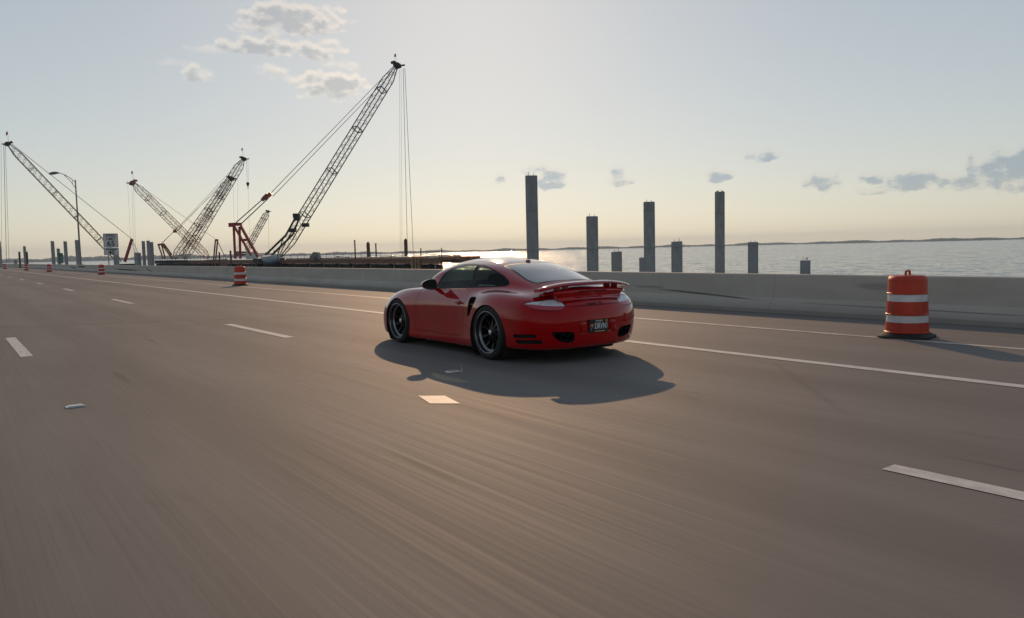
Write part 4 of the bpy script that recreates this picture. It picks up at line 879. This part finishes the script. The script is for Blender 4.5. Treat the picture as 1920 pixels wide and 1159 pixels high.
for i in range(n+1):
    t = i/n*2-1; hx = .50; x = t
    for (y, z, hw) in ((-.72, .80, .50), (-.76, .838, .54), (-.945, .842, .555), (-.966, .82, .54), (-.955, .765, .49), (-.988, .735, .475), (-.93, .70, .47)): vs.append((x*hw, y+.05*abs(t)**2.5, z-.012*abs(t)**3))
me = MB().add(vs, [(i*7+j, i*7+j+1, (i+1)*7+j+1, (i+1)*7+j) for i in range(n) for j in range(6)]+[tuple(range(7)), tuple(range(n*7, n*7+7))[::-1]], True).mesh('pedestal'); sharp_by_angle(me, 35); link('pedestal', me, wing, M_PAINT)
MB().box((0, -.966, .825), (.42, .012, .010)).build('slot', M_GAP, wing)
for s in (-1, 1):
    for xx in (.33, .45): MB().box((s*xx, -.85, .865), (.018, .10, .05)).build('wing_strut', M_PAINT, wing)
# high brake light
bl = MB().lathe([(0, 0), (.028, 0), (.030, .008), (.024, .016), (0, .017)], 20).build('high_brake_light', mat('dark_red_lens', (.20, .008, .010), .2, coat=1.), CAR); bl.location = (0, .285, 1.158); bl.scale = (1.3, 1.1, 1.9); bl.rotation_euler = (-.22, 0, 0)
# door mirrors
def mirror(s):
    root = empty('door_mirror', (s*.925, 1.31, .885)); root.parent = CAR
    vs = []; n = 22; rows = 9
    for k in range(rows):
        t = k/(rows-1); yy = -.045+.135*t; q = math.sqrt(max(0, 1-t**2.2)); 
        for i in range(n):
            a = 2*math.pi*i/n; ca, sa = math.cos(a), math.sin(a); rx = .112*(q*.97+.03); rz_ = .070*(q*.97+.03)
            x = rx*math.copysign(abs(ca)**.82, ca); z = rz_*math.copysign(abs(sa)**.85, sa)*(1-.22*(x*s/.112)); vs.append((x, yy, z))
    MB().add(vs, [(k*n+i, k*n+(i+1) % n, (k+1)*n+(i+1) % n, (k+1)*n+i) for k in range(rows-1) for i in range(n)], True).build('mirror_shell', M_PAINT, root)
    f = [(vs[i][0]*.93, -.040, vs[i][2]*.92) for i in range(n)]; MB().add([(v[0], -.045, v[2]) for v in vs[:n]]+f, [(i, (i+1) % n, n+(i+1) % n, n+i) for i in range(n)]).build('bezel', M_TRIM, root)
    MB().add(f, [tuple(range(n))]).build('mirror_glass', mat('dark_mirror_glass', (.02, .02, .022), .08, metal=.2, coat=1.), root)
    MB().bar((-s*.085, .03, -.04), (-s*.185, .04, -.085), .085, .045, n=10, w2=.10, smooth=True).build('mirror_foot', M_PAINT, root)
mirror(-1); mirror(1)
# door handles
for s in (-1, 1):
    hb = empty('door_handle', (s*.832, .69, .664)); hb.parent = CAR
    pts = [Vector((s*-.01, .085, .0)), Vector((s*.022, .065, .004)), Vector((s*.030, 0, .004)), Vector((s*.024, -.06, 0)), Vector((s*-.01, -.085, -.004))]
    MB().path(pts, .012, 10).build('grip', M_PAINT, hb)
    MB().lathe([(0, .0), (.05, .0), (.048, .004), (0, .005)], 24, Matrix.Rotation(s*math.pi/2, 3, 'Y') @ Matrix.Diagonal((.55, 1.25, 1)), (s*-.005, 0, -.004)).build('handle_cup', M_TRIM, hb)
# intake vanes
for s in (-1, 1):
    for (y, z) in ((.385, .655), (.40, .57)):
        MB().box((s*.835, y-.03, z), (.035, .10, .012), Matrix.Rotation(s*.25, 3, 'Z')).build('intake_vane', M_PAINT, CAR)
# exhaust tips
for s in (-1, 1):
    for x in (.40, .50):
        MB().lathe([(.030, 0), (.036, 0), (.036, .12), (.030, .12), (.030, .02), (0, .02)], 24, Matrix.Rotation(math.pi/2, 3, 'X'), (s*x, -.90, .312)).build('exhaust_tip', mat('dark_chrome', (.05, .05, .055), .25, metal=1.), CAR)
# bumper guards either side of the plate
def guard(x0):
    vs = []; n = 9; m_ = 9
    for i in range(n):
        a = i/(n-1)*2-1
        for j in range(m_):
            b_ = j/(m_-1)*2-1; q = (1-abs(a)**5)*(1-abs(b_)**5); vs.append((x0+a*.062, -1.018-.048*q**.5+.02*abs(x0)/.3, .415+b_*.078))
    me = MB().add(vs, [(i*m_+j, i*m_+j+1, (i+1)*m_+j+1, (i+1)*m_+j) for i in range(n-1) for j in range(m_-1)], True).mesh('bumper_guard'); sharp_by_angle(me, 70); link('bumper_guard', me, CAR, M_PAINT)
guard(-.215); guard(.245)
# licence plate
lpz = .413; lp_ = empty('licence_plate', (.02, -1.046, lpz)); lp_.rotation_euler = (.04, 0, 0); lp_.parent = CAR
MB().prism(rounded(.305, .152, .014), -.002, .002, RX).build('plate', mat('black_plate', (.006, .006, .008), .35, coat=.4), lp_)
MW = mat('plate_white', (.62, .64, .68), .5)
text('plate_number', 'DRVN1', .098, (.035, -.0035, -.004), lp_, MW, sx=.66, bold=.0016, ext=.0006); text('plate_state', 'FLORIDA', .026, (.0, -.0035, .058), lp_, MW, sx=1., bold=.0006, ext=.0006)
MB().prism(rounded(.03, .024, .006), -.0008, .0008, RX, (.115, -.0035, .056)).build('plate_sticker', mat('amber_sticker', (.55, .28, .02), .5), lp_)
MB().prism(rounded(.15, .009, .003), -.0006, .0006, RX, (.01, -.0035, -.064)).build('plate_motto', mat('plate_yellow', (.50, .46, .22), .5), lp_)
MB().prism([(-.142, .02), (-.125, .034), (-.105, .03), (-.088, .036), (-.085, -.004), (-.105, -.012), (-.125, -.006), (-.138, -.016)], -.0006, .0006, RX, (0, -.0035, 0)).build('plate_emblem', mat('emblem_red', (.22, .05, .05), .5), lp_)
MB().lathe([(0, 0), (.010, 0), (0, .001)], 14, RX, (-.112, -.0042, .012)).bar((-.13, -.0042, -.05), (-.098, -.0042, .0), .006, .001).build('plate_emblem_mark', MW, lp_)
# badge on the lid
p0 = S([.0], [5.62])[0]; n0 = S.normal([.0], [5.62])[0]; tl = math.atan2(-n0[2], -n0[1])
for tx_, xo_ in (('turbo', -.045), ('S', .085)): text('badge', tx_, .052, (xo_, p0[1]-.004, p0[2]), CAR, mat('black_badge', (.008, .008, .008), .4), rot=(math.pi/2+tl, 0, 0), sx=1.25, bold=.0006, ext=.001)
# maker's sticker on the quarter glass: a row of pale strokes
st = MB()
q0 = [(7.18, 7.34), (6.35, 7.47)]
for i in range(11):
    t = i/10; u_, v_ = q0[0][0]+(q0[1][0]-q0[0][0])*t, q0[0][1]+(q0[1][1]-q0[0][1])*t
    a = S([u_], [v_])[0]; b = S([u_-.03], [v_+.10+.03*((i*7) % 3)])[0]; nn = S.normal([u_], [v_])[0]*.002; mx = np.array([-1, 1, 1])
    c = S([u_-.055], [v_+.02])[0]; d_ = S([u_-.07], [v_+.11])[0]
    st.add([(a+nn)*mx, (c+nn)*mx, (d_+nn)*mx, (b+nn)*mx], [(0, 1, 2, 3)])
st.build('window_sticker', mat('sticker_grey', (.22, .22, .22), .6), CAR)
# cabin: dashboard, steering wheel, seats
MB().prism([(1.95, .60), (1.98, .80), (1.80, .80), (1.62, .765), (1.55, .68), (1.60, .55)], -.66, .66, Matrix(((0, 0, 1), (1, 0, 0), (0, 1, 0)))).build('dashboard', M_INT, CAR)
mb = MB(); n = 28; ctr = Vector((-.36, 1.42, .70)); Mx = Matrix.Rotation(R_(68), 3, 'X')
ringp = [ctr+Mx @ Vector((.18*math.cos(2*math.pi*i/n), .18*math.sin(2*math.pi*i/n), 0)) for i in range(n+1)]; mb.path(ringp, .014)
for a in (0, math.pi, -math.pi/2): mb.bar(ctr, ctr+Mx @ Vector((.175*math.cos(a), .175*math.sin(a), 0)), .03)
mb.build('steering_wheel', M_INT, CAR)
def seat(x):
    def loft(secs, n=14):
        vs = []
        for (cx, cy, cz, rx, ry) in secs: vs += [(cx+rx*math.copysign(abs(math.cos(2*math.pi*i/n))**.6, math.cos(2*math.pi*i/n)), cy+ry*math.copysign(abs(math.sin(2*math.pi*i/n))**.6, math.sin(2*math.pi*i/n)), cz) for i in range(n)]
        k = len(secs); return MB().add(vs, [(q*n+i, q*n+(i+1) % n, (q+1)*n+(i+1) % n, (q+1)*n+i) for q in range(k-1) for i in range(n)]+[tuple(range(n))[::-1], tuple(range((k-1)*n, k*n))], True)
    root = empty('seat', (x, .70, .22)); root.parent = CAR
    loft([(0, .26, .0, .25, .25), (0, .27, .12, .26, .26), (0, .26, .17, .24, .25)]).build('cushion', M_INT, root)
    loft([(0, .0, .10, .25, .08), (0, -.05, .35, .25, .075), (0, -.12, .55, .21, .06), (0, -.15, .62, .13, .05), (0, -.165, .66, .12, .055), (0, -.18, .76, .11, .05), (0, -.185, .80, .08, .035)]).build('backrest', M_INT, root)
seat(-.36); seat(.36)
